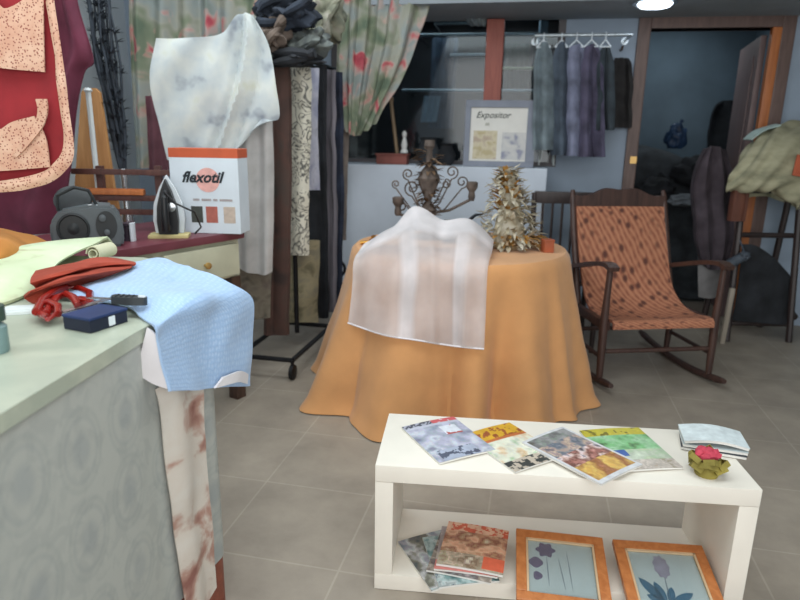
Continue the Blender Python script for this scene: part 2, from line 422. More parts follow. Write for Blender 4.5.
# ------------------------------------------------------------------ display window contents
grey_metal = mat('rail_metal', (176, 186, 192), .3, .1, 30, 0, .6)
yel_metal = mat('yellowish_rail', (168, 172, 130), .35, .1, 30, 0, .4)
RG = 'metal display rails in the shop window'
for (x0, x1, y, d, m, lb) in ((434, 488, 23, .18, grey_metal, 'topmost short metal rail in the shop window, left of the red post'),
                           (418, 548, 34, .30, grey_metal, 'long metal rail second from the top, passing behind the red post'),
                           (450, 490, 55, .22, grey_metal, 'short metal rail at mid height left of the red post'),
                           (500, 548, 68, .25, yel_metal, 'yellowish metal rail at mid height right of the red post'),
                           (402, 552, 90, .34, grey_metal, 'lowest long metal rail in the window, just above the framed poster')):
    a = atw(x0, y, -d); b = atw(x1, y+(1 if x1 > 500 else 0), -d); b.z = a.z = (a.z+b.z)/2
    t = thing('display_rail', lb, 'rail', ((a.x+b.x)/2, (a.y+b.y)/2, a.z), 0, RG)
    bm = BM(); tube(bm, [a, b], .012, 10); obj('bar', bm, m, t)
    for q in (a, b):
        bm = BM(); e = q+WN*(.9-d); tube(bm, [q, e], .006, 8); tube(bm, [e-WN*.01, e], .02, 12); obj('bracket', bm, iron, t)
def hung(name, pts, off, m, label, cat, th=.03, seed=0, group=None, folds=3, depth=.02, amp=.01):
    """cloth hanging: rows of pixel points, at a distance before the back wall"""
    bm = BM(); rows = [[atw(x, y, off) for x, y in r] for r in pts]
    patch(bm, rows, 20, 24, amp, 7, th, seed, lambda u, v: depth*sin((v if False else u)*folds*2*PI+seed))
    return solo(name, bm, m, label, cat, group)
def hung_cols(x0, x1, x2, x3, y0, y1):          # top x0..x1, bottom x2..x3
    R = []
    for k in range(5):
        t = k/4; R.append([(x0+(x1-x0)*u+((x2-x0)+(x3-x2-x1+x0)*u)*t, y0+(y1-y0)*t) for u in (0, .35, .7, 1)])
    return [list(c) for c in zip(*R)]
hung('display_cloth', hung_cols(432, 458, 428, 452, 38, 128), -.5, mat('slate_cloth', (74, 84, 98), .9, .2, 8, .2), 'slate blue cloth hanging in the window left of the red post', 'cloth', seed=1)
hung('display_cloth', hung_cols(424, 440, 420, 436, 96, 122), -.2, mat('mist_blue_cloth', (138, 158, 170), .9, .1, 8, .2), 'small pale blue cloth pinned low in the shop window', 'cloth', seed=2)
hung('display_cloth', hung_cols(506, 530, 506, 528, 44, 92), -.55, mat('olive_grey_cloth', (86, 88, 80), .9, .2, 8, .2), 'olive grey cloth hanging in the window right of the red post', 'cloth', seed=3)
hung('display_cloth', hung_cols(534, 552, 532, 550, 78, 108), -.25, dk2, 'black cloth hanging right of the red post above a white ribbon', 'cloth', seed=4)
hung('window_swag', hung_cols(444, 484, 470, 486, -8, 26), .06, blotch('swag_print', [(.3, (92, 104, 108)), (.5, (128, 140, 146)), (.7, (160, 168, 168))], 9), 'pale grey swag cloth at top of the window left of the post', 'curtain', seed=5)
hung('window_swag', hung_cols(504, 556, 502, 548, -10, 16), .06, blotch('swag_print_brown', [(.3, (84, 84, 78)), (.5, (116, 118, 112)), (.7, (150, 152, 146))], 9), 'brownish grey swag cloth at top of the window right of the post', 'curtain', seed=6, folds=4)
# framed poster on the ledge
pm = mat('poster_frame_grey', (128, 134, 148), .5, .05, 10, .05); paper = mat('poster_paper', (226, 224, 218), .8, .02, 10, 0)
a = atw(463, 164, .28); b = atw(533, 167, .28); w = (b-a).length; hgt = w*.93
Mp = frame_of(Vector((a.x, a.y, LEDGE)), WE, Vector((0, 0, 1))+WN*.13)
pt = thing('framed_poster', 'grey framed poster with two small pictures on the white ledge', 'poster', tuple(Mp.translation))
bm = BM()
for c_, s_ in (((w/2, .02, 0), (w, .04, .03)), ((w/2, hgt-.025, 0), (w, .05, .03)), ((.02, hgt/2, 0), (.04, hgt-.08, .03)), ((w-.03, hgt/2, 0), (.06, hgt-.08, .03))): box(bm, c_, s_, Mp, .003)
obj('frame', bm, pm, pt, False)
bm = BM(); box(bm, (w/2, hgt/2, -.004), (w-.08, hgt-.08, .008), Mp); obj('paper', bm, paper, pt, False)
bm = BM(); box(bm, (.15, .155, .001), (.17, .2, .004), Mp); obj('printed_picture', bm, blotch('poster_pic_tan', [(.35, (190, 176, 140)), (.5, (212, 202, 176)), (.65, (186, 168, 150))], 14), pt, False, label='tan printed picture')
bm = BM(); box(bm, (.36, .15, .001), (.18, .19, .004), Mp); obj('printed_picture', bm, blotch('poster_pic_grey', [(.35, (150, 152, 170)), (.45, (200, 200, 200)), (.65, (214, 212, 208))], 14), pt, False, label='pale grey printed picture')
bm = textmesh('Expositor', .062, Mp @ T(.075, .345, .001), .0008, .35, 'LEFT', .0006); obj('lettering', bm, flat((60, 66, 62)), pt, False)
bm = BM(); box(bm, (.16, .30, .0), (.03, .02, .004), Mp); obj('emblem', bm, flat((176, 176, 166)), pt, False)
# things standing on the ledge
def ledge_at(px, off): p = atw(px, 160, off); return Vector((p.x, p.y, LEDGE))
p = ledge_at(393, .2); bm = BM(); box(bm, (0, 0, .035), (.23, .14, .07), T(*p) @ RZ(WA), .008); box(bm, (0, 0, .073), (.245, .155, .012), T(*p) @ RZ(WA), .004)
solo('wooden_box', bm, mat('terracotta_paint', (132, 78, 70), .7, .1, 8, .1), 'terracotta coloured box on the ledge under the floral curtain', 'box')
a = p+Vector((.03, .02, .08)); bm = BM(); tube(bm, [a, a+Vector((-.05, .0, .37))], .014, 10); blob(bm, a+Vector((-.05, 0, .385)), (.02, .02, .025), .05, 1, 1, 2); solo('wooden_pole', bm, wood('pole_wood', (128, 108, 84), (150, 128, 100)), 'thin wooden pole standing on the terracotta box', 'pole')
p = ledge_at(404, .27)+Vector((0, 0, 0.085)); bm = BM(); lathe(bm, [(.028, 0), (.03, .01), (.018, .03), (.024, .06), (.016, .09), (.01, .11), (.018, .125), (.016, .145), (.004, .16)], T(*p)); solo('figurine', bm, mat('white_ceramic', (214, 214, 212), .3, .03, 10, 0), 'small white figurine on the end of the terracotta box', 'figurine')
for px, s, lb in ((428, 1.0, 'dark rounded pot on the ledge left of the framed poster'), (446, .8, 'smaller black pot on the ledge touching the poster frame')):
    p = ledge_at(px, .19); bm = BM(); lathe(bm, [(.05*s, 0), (.085*s, .05*s), (.09*s, .10*s), (.06*s, .15*s), (.055*s, .18*s), (.07*s, .2*s), (.06*s, .2*s), (.045*s, .17*s)], T(*p)); solo('pot', bm, dk2 if s < 1 else dk, lb, 'pot')
# white ribbon bow right of the poster
p = ledge_at(546, .2); bt = thing('ribbon_bow', 'crumpled white ribbon bow on the ledge right of the poster', 'bow', tuple(p))
wr = mat('white_ribbon', (196, 202, 200), .5, .08, 14, .2)
for sg, nm in ((-1, 'loop'), (1, 'loop')):
    bm = BM(); rows = [[p+Vector((sg*.075*sin(PI*t)*1.0+sg*.01, dy-.02, .22+.07*cos(2*PI*t)*sin(PI*t)+.04*sg*t)) for t in (0, .2, .4, .6, .8, 1)] for dy in (-.03, 0, .03)]
    patch(bm, rows, 16, 20, .02, 14, .004, sg); obj(nm, bm, wr, bt)
for sg in (-1, 1):
    bm = BM(); rows = [[p+Vector((sg*(.01+.06*t+.015*sin(5*t)), dy-.02, .22-.2*t)) for t in (0, .25, .5, .75, 1)] for dy in (-.028, 0, .028)]
    patch(bm, rows, 10, 20, .015, 16, .003, sg+3); obj('tail', bm, wr, bt)

# ------------------------------------------------------------------ clothes on a rail against the back wall
a = atw(536, 36, .3); b = atw(632, 34, .3); a.z = b.z = (a.z+b.z)/2
rt = thing('clothes_rail', 'chrome wall rail carrying the clothes left of the doorway', 'rail', tuple((a+b)/2))
bm = BM(); tube(bm, [a, b], .011, 12); obj('bar', bm, grey_metal, rt)
for q in (a, b):
    bm = BM(); e = q+WN*.298; tube(bm, [q, e], .008, 8); tube(bm, [e-WN*.012, e], .025, 14); obj('bracket', bm, grey_metal, rt)
hang_w = mat('white_plastic_hanger', (218, 226, 232), .3, .03, 10, 0)
def garment(xc, w0, w1, y0, y1, m, label, seed):
    top = atw(xc, 36, .3); top.z = a.z
    t = thing('hanging_garment', label, 'garment', tuple(top), 0, 'clothes on the wall rail')
    bm = BM(); hk = [top+Vector((0, 0, .012))+WN*(.016*cos(q))+Vector((0, 0, .016*sin(q))) for q in [x*.5 for x in range(-1, 8)]]
    sh = [top+Vector((0, 0, -.045))]
    tube(bm, [top+WN*.014+Vector((0, 0, .008)), top+Vector((0, 0, .016)), top-WN*.014+Vector((0, 0, .004)), top+Vector((0, 0, -.03))], .004, 6)
    L = atw(xc-w0*.4, 40, .3); R = atw(xc+w0*.4, 40, .3); L.z = R.z = top.z-.075
    tube(bm, [L, top+Vector((0, 0, -.03)), R], .006, 8); tube(bm, [L, R], .005, 8); obj('hanger', bm, hang_w, t)
    rows = []
    for k in range(6):
        q = k/5; hw = (w0+(w1-w0)*q)/2; y = y0+(y1-y0)*q
        if k == 0: hw *= .55
        rows.append([atw(xc+u*hw, y+(4*abs(u) if k == 0 else 0), .3+.035*sin(u*4+seed)*(.4+q)) for u in (-1, -.5, 0, .5, 1)])
    bm = BM(); patch(bm, [list(r) for r in zip(*rows)], 20, 24, .012, 8, .025, seed); obj('cloth', bm, m, t)
gm = [(544, 18, 20, 42, 150, (112, 124, 130), 'pale grey dress at the left end of the wall clothes rail'),
      (562, 16, 20, 42, 155, (74, 84, 96), 'slate garment second from the left on the wall rail'),
      (577, 18, 22, 44, 156, (120, 124, 146), 'lavender grey garment in the middle of the wall rail'),
      (592, 18, 24, 44, 157, (82, 78, 98), 'purple grey garment right of the lavender one on the rail'),
      (606, 14, 16, 46, 130, (56, 64, 70), 'narrow dark teal garment near the right end of the rail')]
for i, (xc, w0, w1, y0, y1, col, lb) in enumerate(gm):
    garment(xc, w0, w1, y0, y1, mat('garment_cloth_%d' % i, col, .9, .2, 8, .2), lb, i+1)
# separate dark dress on a peg
top = atw(621, 50, .02)
dt = thing('hanging_dress', 'short dark brown dress on a peg beside the door frame', 'dress', tuple(top))
bm = BM(); tube(bm, [top+WN*.018, top-WN*.05, top-WN*.055+Vector((0, 0, .02))], .008, 8); obj('peg', bm, brown_wood, dt)
rows = [[atw(x, y, .06+.03*sin(x*.3)) for x in xs] for y, xs in ((58, (616, 619, 623, 627)), (70, (613, 618, 625, 631)), (100, (611, 618, 625, 631)), (128, (607, 615, 623, 630)))]
bm = BM(); patch(bm, [list(r) for r in zip(*rows)], 16, 20, .015, 8, .03, 4); obj('cloth', bm, mat('dark_brown_cloth', (52, 50, 50), .9, .25, 8, .2), dt)

# ------------------------------------------------------------------ floral curtain tied back at the window
def curtain_print(name, loc, sc=5):
    t = NT(name); v = t.coords('Object', (1, 1, 1), (0, 0, 0), loc)
    n1 = t.node('ShaderNodeTexNoise', Scale=float(sc), Detail=2.0, Distortion=.5); t.link(v, n1.inputs['Vector'])
    g = t.ramp(n1.outputs['Fac'], [(.34, (96, 110, 92)), (.44, (124, 132, 110)), (.52, (154, 154, 142)), (.62, (142, 150, 148)), (.74, (122, 132, 126))])
    n2 = t.node('ShaderNodeTexNoise', Scale=sc*1.5, Detail=2.0, Distortion=.8); v2 = t.coords('Object', (1, 1, 1), (.4, .3, .2), (4.2+loc[0], 1.3, 2.2)); t.link(v2, n2.inputs['Vector'])
    f = t.ramp(n2.outputs['Fac'], [(.53, (0, 0, 0)), (.64, (255, 255, 255))])
    p_ = t.ramp(n2.outputs['Fac'], [(.57, (206, 162, 152)), (.66, (176, 78, 88)), (.74, (136, 40, 58))])
    t.base(t.mix(f, g, p_)); t.b.inputs['Roughness'].default_value = .85; return t.m
cur1 = curtain_print('floral_curtain_print', (0, 0, 0), 4.2)
rows = [[(334, -14, 4.42), (355, -12, 4.38), (378, -12, 4.42), (404, -12, 4.38), (436, -14, 4.44)],
        [(336, 35, 4.40), (352, 38, 4.34), (374, 38, 4.38), (396, 36, 4.34), (422, 30, 4.42)],
        [(338, 85, 4.38), (350, 88, 4.32), (366, 86, 4.36), (384, 82, 4.33), (404, 74, 4.40)],
        [(342, 118, 4.36), (350, 122, 4.30), (360, 122, 4.34), (370, 118, 4.32), (386, 104, 4.38)],
        [(346, 130, 4.36), (350, 134, 4.31), (356, 136, 4.34), (363, 132, 4.33), (376, 122, 4.38)]]
bm = BM(); patch(bm, [list(r) for r in zip(*rowsY(rows))], 60, 40, .02, 5, .008, 1, lambda u, v: .022*sin(u*7*2*PI)*(1-.3*v))
solo('floral_curtain', bm, cur1, 'floral curtain with red flowers tied back beside the shop window', 'curtain')
rows = [[(334, 128, 4.40), (350, 132, 4.36), (366, 128, 4.40)], [(338, 145, 4.40), (350, 146, 4.34), (362, 145, 4.40)], [(340, 160, 4.40), (350, 161, 4.35), (360, 160, 4.40)]]
# floral curtain behind the white blouse
rows = [[(128, -14), (160, -14), (195, -14), (225, -14), (268, -14)], [(130, 45), (160, 45), (195, 45), (225, 45), (262, 45)], [(132, 105), (160, 105), (195, 105), (225, 105), (258, 105)], [(136, 168), (160, 168), (195, 168), (225, 168), (256, 168)]]
bm = BM(); patch(bm, [list(r) for r in zip(*rowsY(rows, 4.1))], 60, 30, .02, 4, .008, 2, lambda u, v: .03*sin(u*6*2*PI+.6))
solo('floral_curtain', bm, curtain_print('floral_curtain_print_large', (1.3, 0, .4), 4), 'green and pink floral curtain hanging behind the white blouse', 'curtain')
rows = [[(146, 96), (155, 96), (166, 96)], [(148, 135), (157, 135), (168, 135)], [(150, 176), (158, 176), (170, 176)]]
bm = BM(); patch(bm, [list(r) for r in zip(*rowsY(rows, 3.75))], 16, 24, .015, 6, .01, 3, lambda u, v: .012*sin(u*12)); solo('hanging_cloth', bm, mat('plum_cloth', (104, 66, 74), .9, .15, 8, .2), 'narrow plum cloth hanging at the left edge of the white blouse', 'cloth')

# ------------------------------------------------------------------ fabric sample rack
RA = Vector((-.745, 3.26, 0)); RB = Vector((-.47, 4.58, 0)); rd = (RB-RA).normalized(); rn = Vector((rd.y, -rd.x, 0))
rk = thing('fabric_rack', 'black wrought iron rolling rack holding hanging fabric samples', 'rack', tuple((RA+RB)/2))
bm = BM()
for s in (-.16, .16): tube(bm, [RA+rn*s+Vector((0, 0, .11)), RB+rn*s+Vector((0, 0, .11))], .014, 8)
for q in (RA, RA.lerp(RB, .5), RB): tube(bm, [q-rn*.16+Vector((0, 0, .11)), q+rn*.16+Vector((0, 0, .11))], .014, 8)
obj('base_frame', bm, iron, rk)
for q in (RA.lerp(RB, .36), RB):
    bm = BM(); tube(bm, [q+Vector((0, 0, .11)), q+Vector((0, 0, 1.76))], .014, 10); obj('upright', bm, iron, rk)
bm = BM(); tube(bm, [RA+Vector((0, 0, 1.76)), RB+Vector((0, 0, 1.76))], .014, 10); obj('top_bar', bm, iron, rk)
for q in (RA, RB):
    for s in (-.16, .16):
        bm = BM(); c = q+rn*s+Vector((0, 0, .042))
        M_ = T(*c) @ RZ(math.atan2(rd.y, rd.x)) @ RX(PI/2)
        lathe(bm, [(.03, -.014), (.042, -.010), (.042, .010), (.03, .014)], M_, 20); tube(bm, [c+Vector((0, 0, .0)), c+Vector((0, 0, .07))], .01, 8); obj('caster', bm, iron, rk)
bm = BM(); c = atY(337, 268, 4.35); pts = []
for k in range(26):
    q = k/25*3.4*PI; rr = .075-.055*k/25; pts.append(c+Vector((rr*cos(q+PI*.9), 0, rr*sin(q+PI*.9))))
pts = [RB+Vector((.0, -.02, .14)), Vector((c.x-.05, 4.45, .25)), Vector((c.x-.09, 4.38, c.z-.12))]+pts
tube(bm, pts, .011, 8); obj('scroll', bm, iron, rk)
sam = [  # px left, px right, y top, y bottom, Y, kind, label
    (266, 289, 64, 335, 3.55, 'rust', 'rust brown fabric sample first on the rack beside the white drape'),
    (284, 309, 66, 255, 3.66, 'script', 'cream sample with black sketched pattern hanging on the rack'),
    (284, 318, 240, 322, 3.80, 'olive', 'olive beige fabric sample showing below the black patterned one'),
    (302, 318, 68, 190, 3.88, 'lilac', 'pale lilac fabric sample right of the black patterned one'),
    (308, 326, 66, 318, 4.02, 'black', 'black fabric sample in the middle of the rack'),
    (318, 334, 70, 312, 4.14, 'greyp', 'grey striped fabric sample right of the black one'),
    (326, 341, 72, 306, 4.26, 'navy', 'dark navy fabric sample near the far end of the rack'),
    (333, 347, 70, 240, 4.40, 'taupe', 'taupe fabric sample at the far end beneath the tied curtain')]
def script_mat():
    t = NT('black_sketched_print'); v = t.coords('Object')
    n = t.node('ShaderNodeTexNoise', Scale=9.0, Detail=1.0, Distortion=2.2); t.link(v, n.inputs['Vector'])
    t.base(t.ramp(n.outputs['Fac'], [(.38, (206, 202, 186)), (.45, (52, 52, 52)), (.49, (206, 202, 186)), (.58, (210, 206, 190)), (.63, (60, 60, 60)), (.68, (206, 202, 188))])); return t.m
SM = {'rust': blotch('rust_cloth', [(.35, (66, 52, 48)), (.5, (92, 66, 58)), (.65, (72, 66, 60))], 4), 'script': script_mat(), 'olive': blotch('olive_print', [(.35, (112, 106, 84)), (.5, (150, 140, 112)), (.65, (128, 122, 104))], 12),
      'lilac': blotch('lilac_print', [(.35, (150, 152, 172)), (.55, (184, 184, 196)), (.7, (120, 118, 132))], 10), 'black': dk2, 'greyp': mat('grey_stripe_cloth', (100, 96, 102), .9, .35, 30, .2, stretch=(1, 1, .05)),
      'navy': mat('navy_cloth', (44, 50, 66), .9, .25, 10, .2), 'taupe': mat('taupe_cloth', (118, 108, 102), .9, .15, 10, .2)}
for i, (x0, x1, y0, y1, Y, k, lb) in enumerate(sam):
    rr = []
    for q in range(5):
        y = y0+(y1-y0)*q/4; rr.append([atY(x0+(x1-x0)*u+(1.5*sin(q+i) if q else 0), y, Y+.03*sin(u*5+i)) for u in (0, .35, .7, 1)])
    bm = BM(); patch(bm, [list(r) for r in zip(*rr)], 12, 30, .012, 7, .03, i)
    t_ = solo('fabric_sample', bm, SM[k], lb, 'fabric sample', 'fabric samples on the iron rack')
# bundles heaped over the top of the rack
def bundle(px, py, Y, s, m, label, seed, name='cloth_bundle'):
    bm = BM(); c = atY(px, py, Y); blob(bm, c, s, .6, 2.5, seed, 4)
    for k in range(4):
        a_ = seed+k*1.7; pts = [c+Vector((s[0]*.9*cos(a_+q*.5), -s[1]*.95*sin(.6+q*.35), s[2]*.8*sin(a_*1.3+q*.5))) for q in range(5)]
        tube(bm, pts, [.008, .02, .026, .02, .008], 8)
    solo(name, bm, m, label, 'bundle', 'cloth bundles on top of the fabric rack')
bundle(288, 14, 3.5, (.15, .12, .08), mat('ink_blue_cloth', (36, 42, 52), .9, .25, 8, .3), 'dark navy cloth bundle topmost above the fabric rack', 1)
bundle(272, 36, 3.45, (.08, .1, .08), mat('umber_cloth', (94, 82, 74), .9, .25, 8, .3), 'brown cloth bundle next to the white blouse hook', 2)
bundle(303, 44, 3.6, (.13, .12, .075), blotch('sage_print', [(.35, (64, 68, 68)), (.5, (112, 118, 114)), (.65, (86, 92, 92))], 12), 'grey green cloth bundle resting on the rack top', 3)
bundle(325, 18, 3.9, (.11, .12, .13), blotch('moss_print', [(.35, (78, 82, 72)), (.5, (126, 126, 108)), (.65, (150, 146, 134))], 9), 'mottled olive cloth bundle beside the tied floral curtain', 4)
bundle(292, 60, 3.48, (.15, .1, .035), dk2, 'flat black cloth bundle lying along the rack top bar', 5)

# ------------------------------------------------------------------ white blouse and long drape
blm = sheer('sheer_white_print', (226, 230, 228), .9, stops=[(.28, (152, 160, 172)), (.42, (214, 222, 224)), (.6, (232, 236, 232)), (.76, (224, 226, 206))])
rows = [[(156, 38), (190, 38), (222, 33), (238, 14), (253, 15)], [(150, 70), (185, 70), (220, 64), (245, 42), (268, 44)], [(153, 100), (187, 106), (220, 100), (248, 88), (276, 84)], [(160, 130), (190, 134), (220, 130), (246, 118), (279, 118)], [(168, 160), (192, 162), (218, 158), (240, 146), (262, 118)]]
bm = BM(); patch(bm, [list(r) for r in zip(*rowsY(rows, 3.22))], 40, 40, .012, 5, .004, 4, lambda u, v: .006*sin((u*1.3+v*.8)*2*PI*2.2)+.026*math.exp(-((u-.80+.42*v)/.035)**2)-.02*math.exp(-((u-.88+.42*v)/.03)**2)+.018*math.exp(-((u-.96+.30*v)/.03)**2)+.012*math.exp(-((u-.12+.1*v)/.03)**2)*(1-v))
solo('white_blouse', bm, blm, 'white printed blouse hanging from a hook above the white carton', 'blouse')
rows = [[(236, 92), (248, 90), (262, 92), (271, 96)], [(236, 150), (248, 150), (262, 150), (273, 150)], [(236, 212), (248, 212), (262, 212), (273, 212)], [(236, 268), (248, 272), (262, 275), (272, 272)]]
bm = BM(); patch(bm, [list(r) for r in zip(*rowsY(rows, 3.32))], 24, 40, .015, 5, .006, 5, lambda u, v: .016*sin(u*2.2*2*PI)); solo('long_drape', bm, mat('off_white_linen', (182, 180, 178), .9, .08, 8, .2), 'long off white drape hanging below the blouse behind the carton', 'drape')
rows = [[(238, 262), (250, 264), (264, 262), (272, 262)], [(238, 292), (250, 294), (262, 292), (271, 292)], [(240, 318), (250, 320), (262, 319), (270, 318)]]
bm = BM(); patch(bm, [list(r) for r in zip(*rowsY(rows, 3.40))], 16, 16, .015, 5, .006, 6); solo('long_drape', bm, blotch('khaki_print', [(.35, (92, 86, 76)), (.5, (126, 118, 104)), (.65, (104, 94, 86))], 12), 'short khaki cloth showing under the long off white drape', 'drape')

# ------------------------------------------------------------------ side table with maroon top and cream drawers
d_ = Vector((-.514, -.857, 0)); bk = Vector((-.857, .514, 0)); SC = Vector((-.76, 2.99, 0)); TZ = .86
Ms = frame_of(SC, -d_, bk)      # x to the right along the front edge, y towards the back
st = thing('drawer_table', 'cream drawer table with a maroon top behind the counter', 'table', tuple(SC), math.atan2(-d_.y, -d_.x))
LEN, DEP = .98, .62
maroon = mat('maroon_laminate', (112, 58, 68), .4, .08, 8, .05); cream = mat('cream_paint', (196, 196, 172), .6, .04, 8, .05)
bm = BM(); box(bm, (-LEN/2, DEP/2, TZ-.018), (LEN, DEP, .036), Ms, .006); obj('table_top', bm, maroon, st)
bm = BM(); box(bm, (-LEN/2, DEP/2+.01, TZ-.13), (LEN-.03, DEP-.04, .185), Ms, .004); obj('apron_frame', bm, cream, st)
for k in range(2):
    bm = BM(); xc = -LEN*(.26+.48*k); box(bm, (xc, .012, TZ-.13), (LEN*.44, .02, .15), Ms, .004); dw = obj('drawer', bm, cream, st)
    bm = BM(); lathe(bm, [(.006, 0), (.006, .015), (.016, .022), (.014, .032), (.004, .036)], Ms @ T(xc, .003, TZ-.13) @ RX(PI/2), 16); obj('knob', bm, brass, dw)
for x, y in ((-.05, .05), (-LEN+.05, .05), (-.05, DEP-.05), (-LEN+.05, DEP-.05)):
    bm = BM(); box(bm, (x, y, (TZ-.22)/2), (.06, .06, TZ-.22), Ms, .004); obj('leg', bm, brown_wood, st)
# carton with lettering
wbx = mat('white_carton', (214, 224, 232), .6, .02, 8, 0); obx = mat('orange_carton_band', (196, 92, 58), .6, .05, 8, 0)
bl = atz(178, 232, TZ+.003); yaw = rad(-4)
a = atY(168, 150, bl.y); b = atY(239, 160, bl.y); cw = (b.x-a.x); ch = .385
Mb = T(a.x, bl.y, TZ+.001) @ RZ(yaw)
ct = thing('carton', 'white carton with an orange top band and bold italic lettering', 'box', (a.x, bl.y, TZ+.001), yaw)
bm = BM(); box(bm, (cw/2, .07, ch/2-.02), (cw, .14, ch-.04), Mb, .003); obj('carton_body', bm, wbx, ct, False)
bm = BM(); box(bm, (cw/2, .07, ch-.02), (cw+.002, .142, .042), Mb, .003); obj('top_band', bm, obx, ct, False)
fm = Mb @ RX(PI/2)
def fl(nm, pr, z, m, lab=None): bm = BM(); prism(bm, pr, z, z+.001, fm); return obj(nm, bm, m, ct, False, label=lab)
fl('emblem', [(cw*.55+.055*cos(q*PI/16), .245+.055*sin(q*PI/16)) for q in range(32)], .0005, flat((226, 172, 164)), 'pink disc')
bm = textmesh('flexotil', .068, fm @ T(cw*.17, .235, .0018), .0006, .35, 'LEFT', .0022); obj('lettering', bm, flat((36, 44, 50)), ct, False)
for k in range(6): pass
bm = BM(); xx = cw*.32
for wd in (.03, .045, .02, .06): box(bm, (xx+wd/2, .155, .0012), (wd, .010, .0012), fm); xx += wd+.01
obj('small_print', bm, flat((168, 160, 160)), ct, False)
for x0, col, lb in ((.28, (70, 74, 70), 'dark swatch'), (.50, (178, 104, 92), 'brick red swatch'), (.76, (196, 180, 166), 'sand swatch')):
    fl('swatch', [(cw*x0, .05), (cw*(x0+.17), .05), (cw*(x0+.17), .125), (cw*x0, .125)], .0006, flat(col), lb)
# clothes iron standing on its heel
ip = atz(170, 237, TZ)
bm = BM(); box(bm, (0, 0, .008), (.17, .10, .016), T(ip.x, ip.y, TZ) @ RZ(.2), .006); solo('iron_rest', bm, mat('straw_pad', (196, 184, 132), .9, .1, 14, .3), 'straw yellow pad under the clothes iron on the maroon table', 'pad')
it = thing('clothes_iron', 'black and white clothes iron standing upright on a yellow pad', 'iron', (ip.x, ip.y, TZ+.017), .2)
def iron_outline(s): return [(-.055*s, 0), (.055*s, 0), (.062*s, .06), (.055*s, .13), (.03*s, .20), (0, .255), (-.03*s, .20), (-.055*s, .13), (-.062*s, .06)]
Mi = T(ip.x, ip.y, TZ+.017) @ RZ(.2) @ RX(PI/2)
bm = BM(); prism(bm, iron_outline(1.12), -.045, -.03, Mi); obj('soleplate', bm, chrome, it, False)
bm = BM(); prism(bm, iron_outline(1.08), -.03, -.01, Mi); obj('skirt', bm, hang_w, it, False)
bm = BM(); prism(bm, [(x*.72, y*.94) for x, y in iron_outline(1.0)], -.01, .035, Mi); obj('body', bm, mat('black_plastic', (26, 28, 31), .4, .1, 10, 0), it, False)
bm = BM(); tube(bm, [Mi @ Vector(q) for q in ((0, .03, .03), (0, .03, .085), (0, .09, .09), (0, .16, .08), (0, .19, .03))], [.016, .017, .016, .014, .012], 10); obj('handle', bm, MATS['black_plastic'], it)
bm = BM(); lathe(bm, [(.02, 0), (.02, .012), (.012, .014)], Mi @ T(.02, .12, .034), 18); obj('dial', bm, chrome, it)
bm = BM(); tube(bm, [Mi @ Vector(q) for q in ((0, .19, .07), (.05, .14, .09), (.12, .10, .06), (.14, .03, .03), (.11, -.0, .02))], .004, 6); obj('cord', bm, MATS['black_plastic'], it)
# black reel with white tag
p = atz(128, 240, TZ); bm0 = thing('thread_reel', 'small dark reel with a white band on the maroon table', 'reel', tuple(p))
bm = BM(); lathe(bm, [(.034, 0), (.034, .008), (.026, .012), (.026, .062), (.034, .066), (.034, .074)], T(*p), 20); obj('spool', bm, mat('aubergine_plastic', (52, 40, 52), .5, .1, 10, 0), bm0)
bm = BM(); lathe(bm, [(.0275, .0), (.0275, .07)], T(p.x+.032, p.y-.02, p.z) @ Matrix.Diagonal((.35, .8, 1.1, 1)), 16); obj('band', bm, hang_w, bm0)
# wooden thread rack behind
def R3(px, py, Y): return atY(px, py, Y)
rwood = wood('dark_red_wood', (74, 46, 42), (100, 64, 56)); Yr = 2.96
rkt = thing('thread_rack', 'dark wooden rack with horizontal rails behind the boombox', 'rack', tuple(R3(120, 235, Yr).xy.to_3d()+Vector((0, 0, TZ))))
for px in (100, 158):
    p = R3(px, 200, Yr); zt = R3(px, 166, Yr).z; bm = BM(); box(bm, (p.x, p.y+.03, (TZ+zt)/2), (.03, .03, zt-TZ), None, .003); obj('post', bm, rwood, rkt)
for x0, x1, y in ((72, 170, 172), (92, 168, 198), (112, 162, 212)):
    a = R3(x0, y, Yr); b = R3(x1, y, Yr); bm = BM(); box(bm, ((a.x+b.x)/2, Yr, (a.z+b.z)/2), (b.x-a.x, .022, .026), None, .003); obj('rail', bm, rwood, rkt)
a = R3(86, 191.5, Yr); b = R3(145, 193.2, Yr); bm = BM(); box(bm, ((a.x+b.x)/2, Yr-.005, a.z), (b.x-a.x, .03, .024), None, .004); box(bm, ((a.x+b.x)/2, 2.96, a.z+.014), (b.x-a.x, .012, .006), None, .002); solo('wooden_batten', bm, orange_wood, 'light orange wooden batten laid on the dark thread rack', 'batten')
# white rod, tan board, dried twigs in a vase
a = atY(86, 92, 2.98); zb = TZ; bm = BM(); tube(bm, [(a.x, 3.0, zb), (a.x+.0, 3.0, a.z)], .012, 12); lathe(bm, [(.014, 0), (.02, .008), (.012, .02)], T(a.x, 3.0, a.z), 12); solo('curtain_rod', bm, mat('white_rod', (206, 212, 212), .4, .03, 10, 0), 'thin white curtain rod standing upright behind the boombox', 'rod')
a = [atY(x, y, 3.12) for x, y in ((82, 88), (100, 88), (114, 182), (76, 182))]
M_ = frame_of(a[3], (1, 0, 0), (0, 0, 1)); inv = M_.inverted(); pl = [(inv @ q).xy for q in a]
hh = pl[0][1]; btm = TZ-a[3].z
bm = BM(); prism(bm, [(pl[3][0]-.02, btm), (pl[2][0]+.02, btm), (pl[2][0], 0), (pl[1][0], hh-.02), (pl[1][0]-.02, hh), (pl[0][0]+.015, hh), (pl[0][0], hh-.02), (pl[3][0], 0)], -.012, .012, M_)
